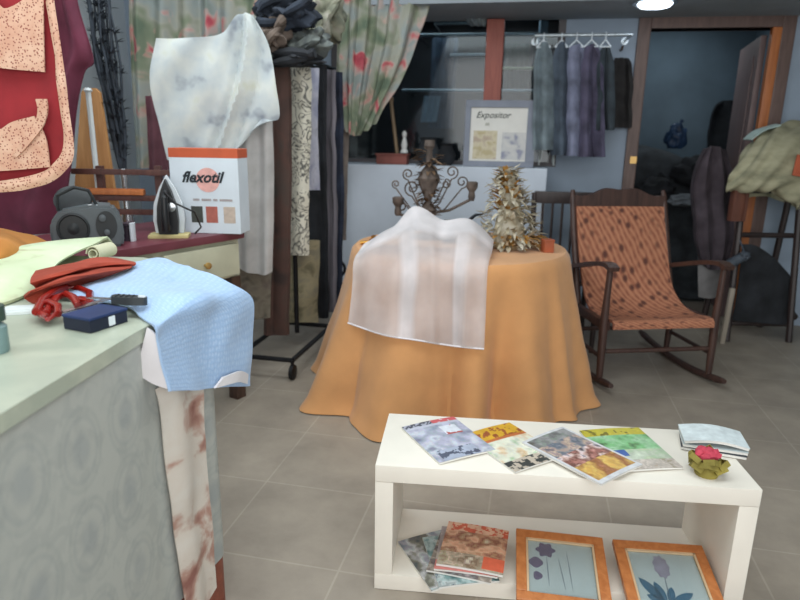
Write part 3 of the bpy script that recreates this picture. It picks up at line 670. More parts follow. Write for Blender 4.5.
solo('tan_board', bm, wood('tan_wood', (172, 120, 72), (196, 144, 92), .6), 'tan tapered wooden board standing behind the white rod', 'board')
p = atY(133, 232, 3.18); vz = TZ
vt = thing('vase', 'slim silver vase holding tall dark dried twigs', 'vase', (p.x-.02, 3.18, vz)); VX = p.x-.02
bm = BM(); lathe(bm, [(.03, 0), (.032, .02), (.02, .08), (.016, .2), (.022, .27), (.018, .275), (.012, .22)], T(VX, 3.18, vz), 20); obj('vessel', bm, chrome, vt)
bm = BM()
for k in range(16):
    x, y, z = VX, 3.18, vz+.2; pts = [(x, y, z)]
    lean = random.uniform(-.022, .022)
    for q in range(9):
        x += lean*.3+random.uniform(-.016, .016)-.001; y += random.uniform(-.015, .015); z += .115; pts.append((x, y, z))
    tube(bm, pts, [.009-.0006*q for q in range(10)], 6)
    for q in range(2, 10):
        pp = Vector(pts[q-1]).lerp(Vector(pts[q]), random.random())
        for w in range(4): leaf(bm, pp, (random.uniform(-1, 1), random.uniform(-.5, .5), random.uniform(.2, 1)), (0, 0, 1), .04, .007)
solo('dried_twigs', bm, mat('dark_twig', (52, 58, 66), .9, .2, 20, .2), 'tall dark dried twigs standing in the slim silver vase', 'twigs')

# boombox
bp = atz(90, 245, TZ); byaw = rad(25); BMx = T(*bp) @ RZ(byaw)
bx = thing('boombox', 'grey portable radio with a round speaker and raised lid', 'radio', tuple(bp), byaw)
gpl = mat('grey_plastic', (92, 100, 104), .45, .06, 12, .05); gpd = mat('dark_grey_plastic', (48, 52, 54), .5, .1, 12, .05)
W, Hh, D = .30, .185, .20
bm = BM()
prof = [(-W/2+.0, 0), (W/2, 0), (W/2+.012, .05), (W/2+.006, .13), (W/2-.03, Hh), (.02, Hh+.008), (-W/2+.04, Hh-.012), (-W/2-.006, .12), (-W/2-.012, .05)]
prism(bm, prof, -D/2, D/2, BMx @ RX(PI/2)); bmesh.ops.bevel(bm, geom=bm.edges[:], offset=.012, segments=2, affect='EDGES'); obj('cabinet', bm, gpl, bx)
fr = BMx @ T(0, -D/2, 0) @ RX(PI/2)
bm = BM(); lathe(bm, [(.072, -.004), (.072, .008), (.064, .012), (.058, .004)], fr @ T(-.06, .09, 0), 32); obj('speaker_ring', bm, gpd, bx)
bm = BM(); lathe(bm, [(.056, .002), (.04, .0), (.02, .006), (.014, .012), (.003, .015)], fr @ T(-.06, .09, 0), 28); sc_ = obj('speaker_cone', bm, gpd, bx)
bm = BM(); prism(bm, [(.0+.06*cos(q*PI/14)*(1.05), .055*sin(q*PI/14)) for q in range(28)], 0, .006, fr @ T(.085, .10, 0) @ Matrix.Diagonal((.75, 1.2, 1, 1))); obj('front_panel', bm, gpd, bx)
for x, y, r in ((.07, .135, .016), (.085, .07, .013)):
    bm = BM(); lathe(bm, [(r, 0), (r, .012), (r*.7, .015)], fr @ T(x, y, .005), 18); obj('knob', bm, gpl, bx)
bm = BM(); tube(bm, [BMx @ Vector(q) for q in ((-.12, -.03, Hh-.02), (-.115, -.05, Hh+.05), (-.04, -.055, Hh+.085), (.02, -.05, Hh+.07), (.05, -.03, Hh-.0))], .008, 8); obj('carry_handle', bm, gpd, bx)
bm = BM(); M_ = BMx @ T(-.055, .02, Hh+.02) @ RX(rad(52)); lathe(bm, [(.082, -.008), (.085, 0), (.08, .012), (.05, .02), (.01, .022)], M_ @ Matrix.Diagonal((1, .9, 1, 1)), 28); obj('disc_lid', bm, gpd, bx)
for k in range(4):
    bm = BM(); box(bm, (.02+.026*k, -.05, Hh-.0-.012*k*k*.12), (.02, .02, .016), BMx, .003); obj('button', bm, chrome, bx)

bx.scale = (.82, .82, .88)
# ------------------------------------------------------------------ apron and purple garment on an overhead rail
apr = dots('apron_floral', (198, 150, 126), (214, 176, 152), (136, 74, 62), 135, .38); red = mat('red_cotton', (140, 36, 42), .85, .08, 10, .2)
YA = 1.9
ap = thing('apron', 'red apron with cream floral pockets and border at upper left', 'apron', tuple(atY(0, 190, YA)))
RG = Vector((0, 0, 0))
def sheet(bm, poly, Y, th=.006): 
    M_ = Matrix(((1, 0, 0, 0), (0, 0, 1, Y), (0, 1, 0, 0), (0, 0, 0, 1)))
    prism(bm, [(atY(x, y, Y).x, atY(x, y, Y).z) for x, y in poly], -th/2, th/2, M_)
def wavy(rows, Y, m, nm, parent, seed=0, amp=.012, th=.005, fd=None):
    bm = BM(); patch(bm, [list(r) for r in zip(*rowsY(rows, Y))], 24, 30, amp, 6, th, seed, fd); return obj(nm, bm, m, parent)
wavy([[(-110, -60), (-60, -60), (0, -60), (42, -60)], [(-110, 40), (-60, 40), (0, 40), (53, 40)], [(-110, 110), (-60, 110), (0, 110), (64, 110)], [(-110, 150), (-60, 150), (0, 150), (68, 148)], [(-110, 184), (-60, 185), (0, 183), (52, 172)]], YA, red, 'body', ap, 1, .008)
bdr = [(40, -60), (46, 0), (55, 60), (61, 110), (64, 148), (54, 164), (38, 174), (0, 181), (-60, 182), (-112, 182)]
bdo = [(46, -60), (54, 0), (63, 60), (69, 110), (74, 152), (66, 170), (46, 184), (2, 192), (-60, 193), (-112, 193)]
bm = BM(); patch(bm, [[atY(x, y, YA-.016) for x, y in bdr], [atY((x+u)/2, (y+w)/2, YA-.022) for (x, y), (u, w) in zip(bdr, bdo)], [atY(x, y, YA-.016) for x, y in bdo]], 8, 60, .006, 14, .005, 2); obj('border', bm, apr, ap)
wavy([[(-110, -20), (-60, -20), (-10, -2), (8, 8), (44, -14)], [(-110, 25), (-60, 24), (-10, 26), (8, 30), (44, 25)], [(-110, 64), (-60, 66), (-10, 67), (8, 69), (44, 72)]], YA-.022, apr, 'chest_pocket', ap, 3, .01)
wavy([[(-110, 134), (-50, 134), (-5, 131), (12, 122), (34, 116)], [(-110, 146), (-50, 148), (-5, 146), (14, 142), (46, 138)], [(-110, 171), (-50, 171), (-5, 171), (16, 170), (50, 167)]], YA-.022, apr, 'lower_pocket', ap, 4, .008)
bm = BM(); patch(bm, [[atY(x, y, YA-.032) for x, y in r] for r in ([(36, 99), (38, 110), (34, 124), (20, 145), (12, 156)], [(47, 99), (48, 110), (43, 126), (28, 146), (17, 157)])], 6, 24, .004, 14, .006, 2); obj('tie', bm, apr, ap)
wavy([[(43, -77), (46, -77), (50, -77)], [(44, -20), (47, -20), (52, -20)]], YA-.005, apr, 'strap', ap)
rows = [[(40, -60), (60, -60), (78, -60)], [(40, 0), (60, -2), (77, 0)], [(40, 40), (66, 42), (91, 58)], [(40, 78), (60, 80), (82, 74)], [(30, 140), (52, 140), (74, 130)], [(-20, 200), (24, 200), (66, 195)], [(-20, 232), (24, 234), (58, 234)]]
bm = BM(); patch(bm, [list(r) for r in zip(*rowsY(rows, 2.84))], 30, 40, .03, 5, .008, 7, lambda u, v: .02*sin(u*14+v*2)); solo('purple_garment', bm, mat('plum_jersey', (104, 48, 66), .9, .12, 8, .2), 'plum purple short sleeved garment hanging behind the red apron', 'garment')
a = atY(-40, -75, 1.9)
bm = BM(); tube(bm, [(-1.55, 1.93, a.z+.02), (-.85, 1.93, a.z+.02)], .014, 10); tube(bm, [(-1.5, 1.93, a.z+.02), (-1.5, 1.93, 2.6)], .01, 8); tube(bm, [(-.9, 1.93, a.z+.02), (-.9, 1.93, 2.6)], .01, 8); solo('hanging_rail', bm, iron, 'black rail hung from the ceiling above the red apron', 'rail')

# ------------------------------------------------------------------ counter
def counter_mat():
    t = NT('pale_medallion_paper')
    v = t.coords('Object', (0, 1/.15, 1/.19), (0, 0, 0), (0, .25, .1))
    vo = t.node('ShaderNodeTexVoronoi', Scale=1.0, Randomness=.12); t.link(v, vo.inputs['Vector'])
    ring = t.ramp(vo.outputs['Distance'], [(0, (164, 169, 168)), (.14, (167, 171, 169)), (.22, (178, 181, 176)), (.28, (179, 182, 177)), (.33, (170, 174, 171)), (.37, (177, 180, 175)), (.42, (172, 176, 172)), (.46, (179, 182, 177))])
    n = t.node('ShaderNodeTexNoise', Scale=22.0, Detail=4.0, Distortion=.8); t.link(t.coords('Object'), n.inputs['Vector'])
    c = t.ramp(n.outputs['Fac'], [(.42, (240, 241, 240)), (.55, (255, 255, 252))])
    m = t.n.new('ShaderNodeMix'); m.data_type = 'RGBA'; m.blend_type = 'MULTIPLY'; m.inputs[0].default_value = .7
    t.link(ring, m.inputs[6]); t.link(c, m.inputs[7]); t.base(m.outputs[2]); t.b.inputs['Roughness'].default_value = .6; return t.m
CZ = .90
def rounded(poly, r, n=5):
    out = []
    m = len(poly)
    for i in range(m):
        p0, p1, p2 = Vector(poly[i-1]), Vector(poly[i]), Vector(poly[(i+1) % m])
        a = (p0-p1); b = (p2-p1); k = min(r, a.length*.45, b.length*.45)
        s, e = p1+a.normalized()*k, p1+b.normalized()*k
        for q in range(n+1):
            t = q/n; out.append(tuple(s*(1-t)**2+p1*2*t*(1-t)+e*t*t))
    return out
ctr = thing('counter', 'pale shop counter with faint oval medallions at left', 'counter', (-1.0, .9, 0))
topp = [(-.63, -.1), (-.585, .83), (-.548, 1.291), (-.452, 1.575), (-.83, 2.06), (-1.85, 2.10), (-1.85, -.1)]
bm = BM(); prism(bm, rounded(topp, .06), CZ-.03, CZ)
bmesh.ops.bevel(bm, geom=[e for e in bm.edges if abs(e.verts[0].co.z-e.verts[1].co.z) < 1e-6], offset=.006, segments=2, affect='EDGES')
obj('countertop', bm, blotch('cream_marble', [(.35, (164, 173, 156)), (.5, (182, 188, 170)), (.62, (168, 176, 160))], 6, .4, 5), ctr)
bod = [(-.64, -.05), (-.592, .84), (-.553, 1.285), (-.476, 1.51), (-.87, 1.99), (-1.8, 2.04), (-1.8, -.05)]
bm = BM(); prism(bm, rounded(bod, .03), .165, CZ-.03); obj('counter_body', bm, counter_mat(), ctr)
bm = BM(); prism(bm, rounded([(x-.004 if i < 4 else x+.0, y) for i, (x, y) in enumerate(bod)], .03), 0, .165); obj('plinth', bm, wood('plinth_wood', (120, 62, 46), (144, 78, 58), .5, (1, 1, 1)), ctr)
# blue cloth draped over the counter end
def quilt_mat():
    t = NT('pale_blue_quilting'); v = t.coords('UV', (46, 40, 1))
    vo = t.node('ShaderNodeTexVoronoi', Scale=1.0, Randomness=.35); t.link(v, vo.inputs['Vector'])
    t.base(t.ramp(vo.outputs['Distance'], [(.1, (176, 202, 232)), (.5, (158, 188, 224))])); t.b.inputs['Roughness'].default_value = .9
    t.b.inputs['Sheen Weight'].default_value = .2
    t.bump(vo.outputs['Distance'], .35, .004); return t.m
Z = atz
g = [[Z(116, 266, .908), Z(96, 278, .908), Z(76, 288, .908), Z(60, 298, .908)],
     [Z(156, 257, .915), Z(138, 272, .925), Z(120, 289, .925), Z(112, 303, .91)],
     [Z(192, 270, .915), Z(172, 281, .925), Z(152, 297, .925), Z(140, 315, .912)],
     [Z(226, 282, .915), Z(204, 292, .93), Z(180, 306, .928), Z(154, 326, .912)],
     [atY(255, 300, 1.68), atY(226, 312, 1.54), atY(192, 326, 1.38), atY(156, 341, 1.25)],
     [atY(253, 345, 1.68), atY(226, 352, 1.53), atY(194, 360, 1.38), atY(161, 366, 1.25)],
     [atY(250, 386, 1.67), atY(226, 387, 1.52), atY(196, 390, 1.38), atY(171, 391, 1.25)]]
bm = BM(); patch(bm, [list(r) for r in zip(*g)], 40, 60, .012, 9, .006, 11, lambda u, v: .006*sin(u*9+v*7)*(v > .3))
bt = thing('blue_cloth', 'pale blue quilted cloth draped over the end of the counter', 'cloth', tuple(atz(190, 300, .9)))
obj('quilted_face', bm, quilt_mat(), bt)
g = [[atY(147, 328, 1.262), atY(153, 332, 1.26), atY(160, 341, 1.258)], [atY(141, 356, 1.262), atY(153, 358, 1.26), atY(165, 364, 1.258)], [atY(141, 376, 1.262), atY(155, 384, 1.26), atY(173, 390, 1.258)]]
bm = BM(); patch(bm, [list(r) for r in zip(*g)], 16, 16, .006, 9, .004, 2); obj('lining_flap', bm, mat('white_lining', (226, 222, 224), .9, .03, 8, .15), bt, label='white lining flap')
g = [[atY(222, 377, 1.48), atY(240, 371, 1.56), atY(248, 374, 1.62)], [atY(214, 388, 1.45), atY(236, 382, 1.54), atY(247, 384, 1.62)]]
bm = BM(); patch(bm, [list(r) for r in zip(*g)], 16, 10, .006, 9, .006, 3); obj('hem_fold', bm, MATS['white_lining'], bt, label='white inner side of the turned hem')
# hanging floral strip and pale panel strip
fs = blotch('rose_strip_print', [(.32, (136, 92, 82)), (.42, (172, 136, 122)), (.5, (204, 194, 182)), (.66, (208, 202, 192)), (.76, (176, 148, 130))], 9, .9, 4)
def face_pt(t, z, out=.012):                 # along the far bend of the counter side, t 0..1
    a_ = Vector((-.553, 1.285, 0)); b_ = Vector((-.476, 1.51, 0)); n_ = Vector((.946, -.324, 0)); p_ = a_.lerp(b_, t)+n_*out; return Vector((p_.x, p_.y, z))
g = []
for z, t0, t1, of in ((.76, .05, .66, .004), (.70, .05, .66, .014), (.55, .07, .66, .012), (.35, .11, .66, .012), (.2, .15, .66, .014), (.09, .2, .66, .016)):
    g.append([face_pt(t0, z-.012, of), face_pt(t0*.67+t1*.33, z, of+.012), face_pt(t0*.33+t1*.67, z+.01, of+.003), face_pt(t1, z+.03, of+.006)])
bm = BM(); patch(bm, [list(r) for r in zip(*g)], 24, 50, .005, 12, .004, 2); solo('fabric_strip', bm, fs, 'long cream fabric strip with brown roses hanging off the counter', 'fabric strip')
# small things on the counter
g = [[Z(-40, 236, .96), Z(0, 231, .96), Z(26, 236, .93), Z(52, 244, .905)], [Z(-40, 246, .98), Z(0, 240, .99), Z(24, 246, .95), Z(56, 250, .905)], [Z(-40, 262, .95), Z(0, 257, .96), Z(24, 256, .93), Z(50, 254, .905)], [Z(-40, 278, .905), Z(0, 270, .905), Z(22, 264, .905), Z(48, 259, .905)]]
bm = BM(); patch(bm, [list(r) for r in zip(*g)], 24, 24, .02, 7, .006, 5); solo('orange_cloth', bm, mat('ochre_cotton', (190, 128, 64), .9, .08, 8, .2), 'ochre orange cloth heaped behind the green roll on the counter', 'cloth')
# green roll of cloth
gmn = blotch('pale_green_print', [(.3, (176, 172, 138)), (.42, (206, 220, 182)), (.7, (216, 228, 194))], 9, .9)
g = [[Z(-30, 300, .907), Z(-10, 305, .907), Z(15, 300, .907), Z(40, 288, .908)],
     [Z(-30, 280, .935), Z(0, 282, .935), Z(30, 272, .935), Z(60, 262, .935)],
     [Z(-30, 262, .95), Z(20, 256, .95), Z(62, 248, .955), Z(103, 240, .955)],
     [Z(-30, 254, .945), Z(22, 248, .95), Z(70, 240, .955), Z(108, 238, .955)],
     [Z(-30, 252, .92), Z(24, 248, .92), Z(76, 241, .925), Z(113, 244, .925)]]
bm = BM(); patch(bm, [list(r) for r in zip(*g)], 24, 30, .006, 9, .008, 6)
gt = thing('green_cloth', 'pale green printed cloth with a rolled end on the counter', 'cloth', tuple(Z(50, 270, .9)))
obj('flat_piece', bm, gmn, gt)
bm = BM(); c = Z(109, 250, .935); pts = []
ax = (Z(60, 262, .935)-Z(112, 248, .935)).normalized()
for k in range(2): pass
sp = [];
for k in range(20):
    q = k/19*3.6*PI; r_ = .026-.017*k/19; sp.append((r_, q))
s1 = ax.cross(Vector((0, 0, 1))).normalized(); rows = [[c+ax*dd+s1*(r_*cos(q))+Vector((0, 0, r_*sin(q))) for r_, q in sp] for dd in (-.01, .02, .05, .08)]
patch(bm, rows, 10, 60, 0, 6, .003); obj('rolled_end', bm, mat('pale_green_back', (204, 202, 172), .9, .05, 8, .1), gt, label='rolled end')
# rust cloth
rst = mat('rust_cotton', (158, 66, 48), .9, .1, 10, .2)
g = [[Z(36, 272, .945), Z(70, 264, .95), Z(105, 258, .945), Z(134, 262, .935)], [Z(30, 282, .955), Z(66, 272, .965), Z(104, 264, .955), Z(136, 264, .94)], [Z(36, 288, .935), Z(66, 276, .945), Z(104, 267, .94), Z(132, 266, .935)],
     [Z(30, 292, .945), Z(64, 280, .955), Z(100, 273, .945), Z(130, 268, .935)], [Z(24, 298, .92), Z(44, 292, .93), Z(62, 284, .93), Z(110, 275, .925)], [Z(33, 303, .91), Z(44, 302, .91), Z(60, 292, .912), Z(100, 278, .912)]]
bm = BM(); patch(bm, [list(r) for r in zip(*g)], 36, 30, .004, 12, .005, 8); solo('rust_cloth', bm, rst, 'folded rust red cloth between the green cloth and blue cloth', 'cloth')
# red handled tool: two curved handles
gl_red = mat('glossy_red_plastic', (142, 30, 24), .2, .05, 10, 0)
sz = .93
sc0 = thing('scissors', 'large red handled scissors lying beside the navy box', 'scissors', tuple(Z(70, 305, .9)))
for L_, rr in (([(36, 312), (42, 300), (54, 291), (66, 287), (78, 288), (90, 293), (89, 304), (78, 306), (74, 298), (66, 294), (56, 298), (50, 306), (46, 314)], .009), ([(38, 304), (50, 302), (58, 306), (58, 314), (48, 318), (40, 314), (40, 306)], .008)):
    bm = BM(); tube(bm, [Z(x, y, .925+.006*sin(k)) for k, (x, y) in enumerate(L_)], rr, 10); obj('handle', bm, gl_red, sc0)
bm = BM(); box(bm, (0, 0, 0), (.05, .024, .012), T(*Z(83, 300, .922)) @ RZ(-.5), .005); box(bm, (0, 0, 0), (.04, .03, .012), T(*Z(50, 310, .918)) @ RZ(.6), .005); obj('grip', bm, gl_red, sc0)
for px, py, an in ((92, 302, .62), (95, 305, .5)):
    a = Z(48, 316, .918); b = Z(112, 297 if an > .6 else 299, .935); e = (b-a); L = e.length
    M_ = frame_of(a, e, Vector((-e.y, e.x, 0))); bm = BM(); prism(bm, [(0, -.007), (L*.75, -.006), (L, 0), (L*.75, .004), (0, .007)], -.001, .001, M_); obj('blade', bm, chrome, sc0, False)
# cutter
a = Z(112, 299, .942); b = Z(147, 301, .938); e = b-a; L = e.length; M_ = frame_of(a, e, Vector((-e.y, e.x, 0)))
kt = thing('cutter_knife', 'black handled cutter lying across the blue cloth edge', 'cutter', tuple(a))
bm = BM(); prism(bm, rounded([(0, -.012), (L*.6, -.015), (L, -.008), (L, .008), (L*.6, .014), (0, .012)], .008), -.009, .009, M_)
obj('grip', bm, gpd, kt)
for k in range(4):
    bm = BM(); box(bm, (L*(.15+.15*k), 0, .0095), (.004, .02, .003), M_, .001); obj('rib', bm, MATS['black_plastic'], kt)
bm = BM(); prism(bm, rounded([(L*.76, -.006), (L*.97, -.005), (L*.97, .005), (L*.76, .006)], .004), .008, .0115, M_); obj('slider', bm, hang_w, kt)
bm = BM(); prism(bm, [(-.055, -.006), (0, -.008), (0, .008), (-.045, .007)], -.001, .001, M_); obj('blade', bm, chrome, kt, False)
# navy box
a = Z(60, 323, .9); b = Z(91, 334, .9); c = Z(128, 322, .9)
cen = (a+c)/2; e = c-b; L1 = e.length; e2 = a-b; L2 = e2.length; yw = math.atan2(e.y, e.x)
nb = thing('navy_box', 'flat navy blue box with a white label on the counter', 'box', (b.x, b.y, CZ), yw)
Mn = T(b.x, b.y, CZ+.0005) @ RZ(yw); D2 = .078
nav = mat('navy_card', (32, 50, 92), .6, .08, 12, .05); nav2 = mat('dark_navy_card', (26, 32, 50), .6, .08, 12, .05)
bm = BM(); box(bm, (L1/2, D2/2, .013), (L1, D2, .026), Mn, .002); obj('base', bm, nav2, nb, False)
bm = BM(); box(bm, (L1/2, D2/2, .0295), (L1+.003, D2+.003, .006), Mn, .002); obj('lid', bm, nav, nb, False)
bm = BM(); box(bm, (L1*.56, -.001, .014), (.016, .001, .02), Mn); obj('sticker', bm, hang_w, nb, False)
# white folded paper, bottle
a = Z(26, 310, .904); bm = BM(); M_ = T(a.x, a.y, .9005) @ RZ(.35); prism(bm, rounded([(-.06, -.025), (.05, -.028), (.055, .02), (-.05, .028)], .01), 0, .007, M_); prism(bm, rounded([(-.05, -.02), (.04, -.022), (.045, .015), (-.04, .022)], .01), .007, .011, M_)
solo('paper_pad', bm, mat('white_paper', (214, 222, 222), .8, .03, 10, .05), 'small white paper pad left of the red scissors', 'paper')
a = Z(-4, 352, .9); bo = thing('bottle', 'small teal bottle with dark green cap at the left edge', 'bottle', tuple(a))
bm = BM(); lathe(bm, [(.022, 0), (.024, .004), (.024, .05), (.014, .06)], T(*a), 20); obj('flask', bm, mat('teal_plastic', (120, 146, 146), .3, .05, 10, 0), bo)
bm = BM(); lathe(bm, [(.018, .06), (.024, .062), (.024, .09), (.014, .094)], T(*a), 20); obj('cap', bm, mat('dark_green_plastic', (58, 76, 66), .5, .1, 10, 0), bo)

# ------------------------------------------------------------------ round table with ochre cloth
TC = Vector((.31, 3.25, 0)); TR = .552; TT = .765
tb = thing('round_table', 'round table hidden beneath the long ochre tablecloth', 'table', tuple(TC))
bm = BM(); lathe(bm, [(TR-.02, TT-.035), (TR-.015, TT-.03), (TR-.015, TT-.012), (TR-.02, TT-.008)], T(*TC), 40); obj('table_top', bm, brown_wood, tb)
for k in range(4):
    q = PI/4+k*PI/2; bm = BM(); p = TC+Vector((.36*cos(q), .36*sin(q), 0)); tube(bm, [p, p+Vector((0, 0, TT-.035))], [.02, .026], 10); obj('leg', bm, brown_wood, tb)
bm = BM(); NTh, NR = 220, 44; ring_prev = None
def rbot(th):                                 # foot of the cloth
    d = math.degrees(th) % 360
    pts = [(0, .655), (40, .66), (90, .64), (140, .68), (180, .74), (205, .82), (222, .80), (240, .74), (256, .65), (275, .62), (300, .67), (328, .72), (345, .68), (360, .655)]
    for (a0, r0), (a1, r1) in zip(pts, pts[1:]):
        if a0 <= d <= a1:
            t = (d-a0)/(a1-a0); t = t*t*(3-2*t); return r0+(r1-r0)*t
def foldf(th):
    d = math.degrees(th) % 360
    return .55*(abs(sin(5.5*th+.6))*2-1.2)+.4*sin(17*th+2.0)+.2*sin(5*th)+.9*math.exp(-((d-243)/7)**2)-.8*math.exp(-((d-231)/6)**2)+.35*math.exp(-((d-322)/6)**2)-.9*math.exp(-((d-312)/5)**2)-.7*math.exp(-((d-285)/5)**2)-.6*math.exp(-((d-263)/4)**2)
def cloth_r(th, s):                           # radius of the hanging cloth, s = 0 at the table edge, 1 at the floor
    e = min(1, s/.06)
    return TR+.006+.012*sin(e*PI/2)+(rbot(th)-TR)*(s**1.1)+.09*foldf(th)*s**.6*(.3+.7*s)+.012*mnoise.noise(Vector((3*cos(th), 3*sin(th), s*4)))*s
rings = []
for j in range(NR+1):
    t = j/NR; ring = []
    for i in range(NTh):
        th = 2*PI*i/NTh
        if t < .3:
            r = (TR+.004)*t/.3; z = TT+.002*mnoise.noise(Vector((r*8*cos(th), r*8*sin(th), 0)))
        else:
            s = (t-.3)/.7; e = min(1, s/.06)
            r = cloth_r(th, s)
            z = TT-.012*(1-cos(e*PI/2))-(TT-.018)*s
            if s > .94: z = max(z, .006); r += .015*(s-.94)/.06
            z = max(z, .006)
        ring.append(bm.verts.new((TC.x+r*cos(th), TC.y+r*sin(th), z)))
    rings.append(ring)
for a_, b_ in zip(rings[1:], rings[2:]):
    for k in range(NTh): bm.faces.new((a_[k], a_[(k+1) % NTh], b_[(k+1) % NTh], b_[k]))
cv = bm.verts.new((TC.x, TC.y, TT))
for k in range(NTh): bm.faces.new((cv, rings[1][k], rings[1][(k+1) % NTh]))
for v in rings[0]: bm.verts.remove(v)
solo('tablecloth', bm, mat('ochre_tablecloth', (206, 150, 98), .9, .05, 5, .15, sheen=.2), 'ochre orange tablecloth reaching the floor around the round table', 'tablecloth')
# sheer white cloth
def es(px, py, extra=0.0):                   # point just outside the tablecloth, nearest to the viewer
    d = sight(px, py); t = 1.9
    while t < 3.6:
        p_ = Vector((0, 0, H))+d*t; q = p_-TC
        s_ = min(1, max(0, (TT-p_.z)/(TT-.018)))
        if math.hypot(q.x, q.y) < cloth_r(math.atan2(q.y, q.x) % (2*PI), s_)+.012+extra: break
        t += .004
    return p_
g = [[atY(378, 236, 3.22), atY(398, 226, 3.2), atY(420, 212, 3.16), atY(445, 222, 3.14), atY(468, 223, 3.14), atY(490, 240, 3.14)],
     [atY(364, 244, 3.12), atY(392, 228, 3.08), atY(414, 207, 3.06), atY(442, 221, 3.04), atY(470, 219, 3.04), atY(494, 240, 3.04)],
     [es(354, 260, .035), atY(386, 246, 2.9), atY(418, 232, 2.9), atY(440, 240, 2.88), atY(470, 238, 2.88), atY(492, 252, 2.86)],
     [es(352, 280, .03), es(387, 275, .03), es(420, 268, .01), es(440, 270, .01), es(465, 270, .01), es(488, 268, .01)],
     [es(350, 302, .015), es(386, 306, .02), es(416, 308, .02), es(440, 312, .02), es(463, 312, .02), es(486, 310, .02)],
     [es(348, 323, .02), es(384, 335, .03), es(416, 340, .03), es(440, 344, .03), es(462, 347, .03), es(484, 349, .03)]]
shm = sheer('sheer_white_voile', (248, 245, 247), .36, bands=True)
bm = BM(); patch(bm, [list(r) for r in zip(*g)], 60, 50, .008, 8, .003, 5, lambda u, v: .010*(sin(u*3*2*PI+1)+.5*sin(u*7*2*PI))*min(1, v*1.2)*(v > .2))
vt_ = thing('voile_cloth', 'sheer white voile cloth laid over the front of the table', 'cloth', tuple(atY(430, 260, 2.85)))
obj('voile', bm, shm, vt_)
bm = BM(); hp = [es(x, y-1, .03) for x, y in ((348, 324), (384, 336), (416, 341), (440, 345), (462, 348), (484, 350))]; tube(bm, [spline(hp, k/30) for k in range(31)], .004, 6); obj('hem', bm, mat('white_hem', (232, 228, 232), .9, .03, 8, 0), vt_)
# gold ornament at the left of the table
p = atz(372, 243, TT+.012); go = thing('gold_ornament', 'small gold leaf shaped ornament at the left edge of the table', 'ornament', (p.x, p.y, TT))
gold = mat('gold_metal', (202, 150, 70), .3, .15, 20, .1, .7)
bm = BM()
for k in range(6): leaf(bm, (p.x-.05+.02*k, p.y, TT+.012+.006*k), (cos(k*1.1)*.6+.6, -.3+.3*sin(k*2), .4), (0, 0, 1), .055, .016, .2)
obj('leaves', bm, gold, go, True)
bm = BM(); tube(bm, [(p.x-.06, p.y, TT+.012), (p.x, p.y-.005, TT+.02), (p.x+.05, p.y, TT+.045)], [.01, .009, .005], 8); obj('stem', bm, gold, go)
# wrought iron candelabrum
cp = Vector((atY(428, 200, 3.5).x, 3.48, TT)); cd = thing('candelabrum', 'rusty wrought iron candelabrum with curled arms on the table', 'candelabrum', tuple(cp))
rust = mat('rusty_iron', (94, 84, 78), .8, .3, 20, .4, .2)
zt = lambda y: atY(428, y, 3.48).z
bm = BM(); lathe(bm, [(.10, 0), (.10, .012), (.03, .03), (.018, .06), (.02, .12), (.05, .16), (.02, .2), (.018, zt(200)-TT), (.05, zt(186)-TT), (.062, zt(178)-TT), (.04, zt(170)-TT), (.02, zt(166)-TT), (.016, zt(150)-TT), (.03, zt(146)-TT), (.026, zt(140)-TT)], T(*cp), 20); obj('stem', bm, rust, cd)
def scroll(c, r, turns, a0, sgn, lead):
    pts = [Vector(q) for q in lead]
    for k in range(24):
        t = k/23; q = a0+sgn*t*turns*2*PI; rr = r*(1-.75*t); pts.append(Vector((c.x+rr*cos(q), c.y, c.z+rr*sin(q))))
    return pts
for (x, y, r, a0, sg, ly) in ((408, 174, .035, -PI/2, -1, 215), (396, 184, .026, -PI/2, -1, 220), (412, 188, .05, -PI/2, -1, 210), (452, 172, .042, -PI/2, 1, 215), (462, 182, .04, -PI/2, 1, 218), (446, 184, .03, PI/2, -1, 210), (402, 206, .035, PI/2, 1, 222)):
    c = atY(x, y, 3.48); bm = BM(); e = cp.copy(); e.z = zt(ly); b_ = c+Vector((r*cos(a0), 0, r*sin(a0)))
    tube(bm, scroll(c, r*.9, 1.4, a0, sg, [e, e.lerp(b_, .5)+Vector((0, -.01, -.03))]), .0045, 6); obj('arm', bm, rust, cd)
for x, y in ((398, 203), (472, 188)):
    c = atY(x, y, 3.46); bm = BM(); lathe(bm, [(.014, -.07), (.02, -.05), (.016, -.02), (.03, 0), (.032, .03), (.022, .035)], T(*c), 14); e = cp.copy(); e.z = zt(214)
    tube(bm, [e, e.lerp(c, .5)+Vector((0, 0, -.05)), c+Vector((0, 0, -.06))], .008, 8); obj('candle_cup', bm, rust, cd)
bm = BM()
for k in range(120):
    q = random.uniform(0, 2*PI); z = random.uniform(zt(215), zt(150)); leaf(bm, (cp.x+random.uniform(.01, .05)*cos(q), cp.y+.02*sin(q), z), (cos(q), sin(q)*.6, random.uniform(-.2, .6)), (0, 0, 1), .06, .012)
obj('dried_leaves', bm, mat('dried_leaf', (104, 84, 66), .9, .2, 14, .1), cd)
p = atY(450, 214, 3.3); bm = BM(); bp_ = Vector((p.x, 3.34, TT)); lathe(bm, [(.03, 0), (.034, .02), (.05, .07), (.065, .10), (.06, .115), (.03, .12)], T(*bp_) @ Matrix.Diagonal((1.1, 1, 1, 1)), 20); tube(bm, [bp_+Vector((.06, 0, .09)), bp_+Vector((.10, 0, .115)), bp_+Vector((.14, 0, .15)), bp_+Vector((.18, 0, .155))], [.012, .011, .008, .005], 8); tube(bm, [bp_+Vector((-.06, 0, .10)), bp_+Vector((-.09, 0, .08)), bp_+Vector((-.06, 0, .05))], .006, 8)
solo('iron_pot', bm, dk2, 'little dark pot with a spout behind the white voile', 'pot')
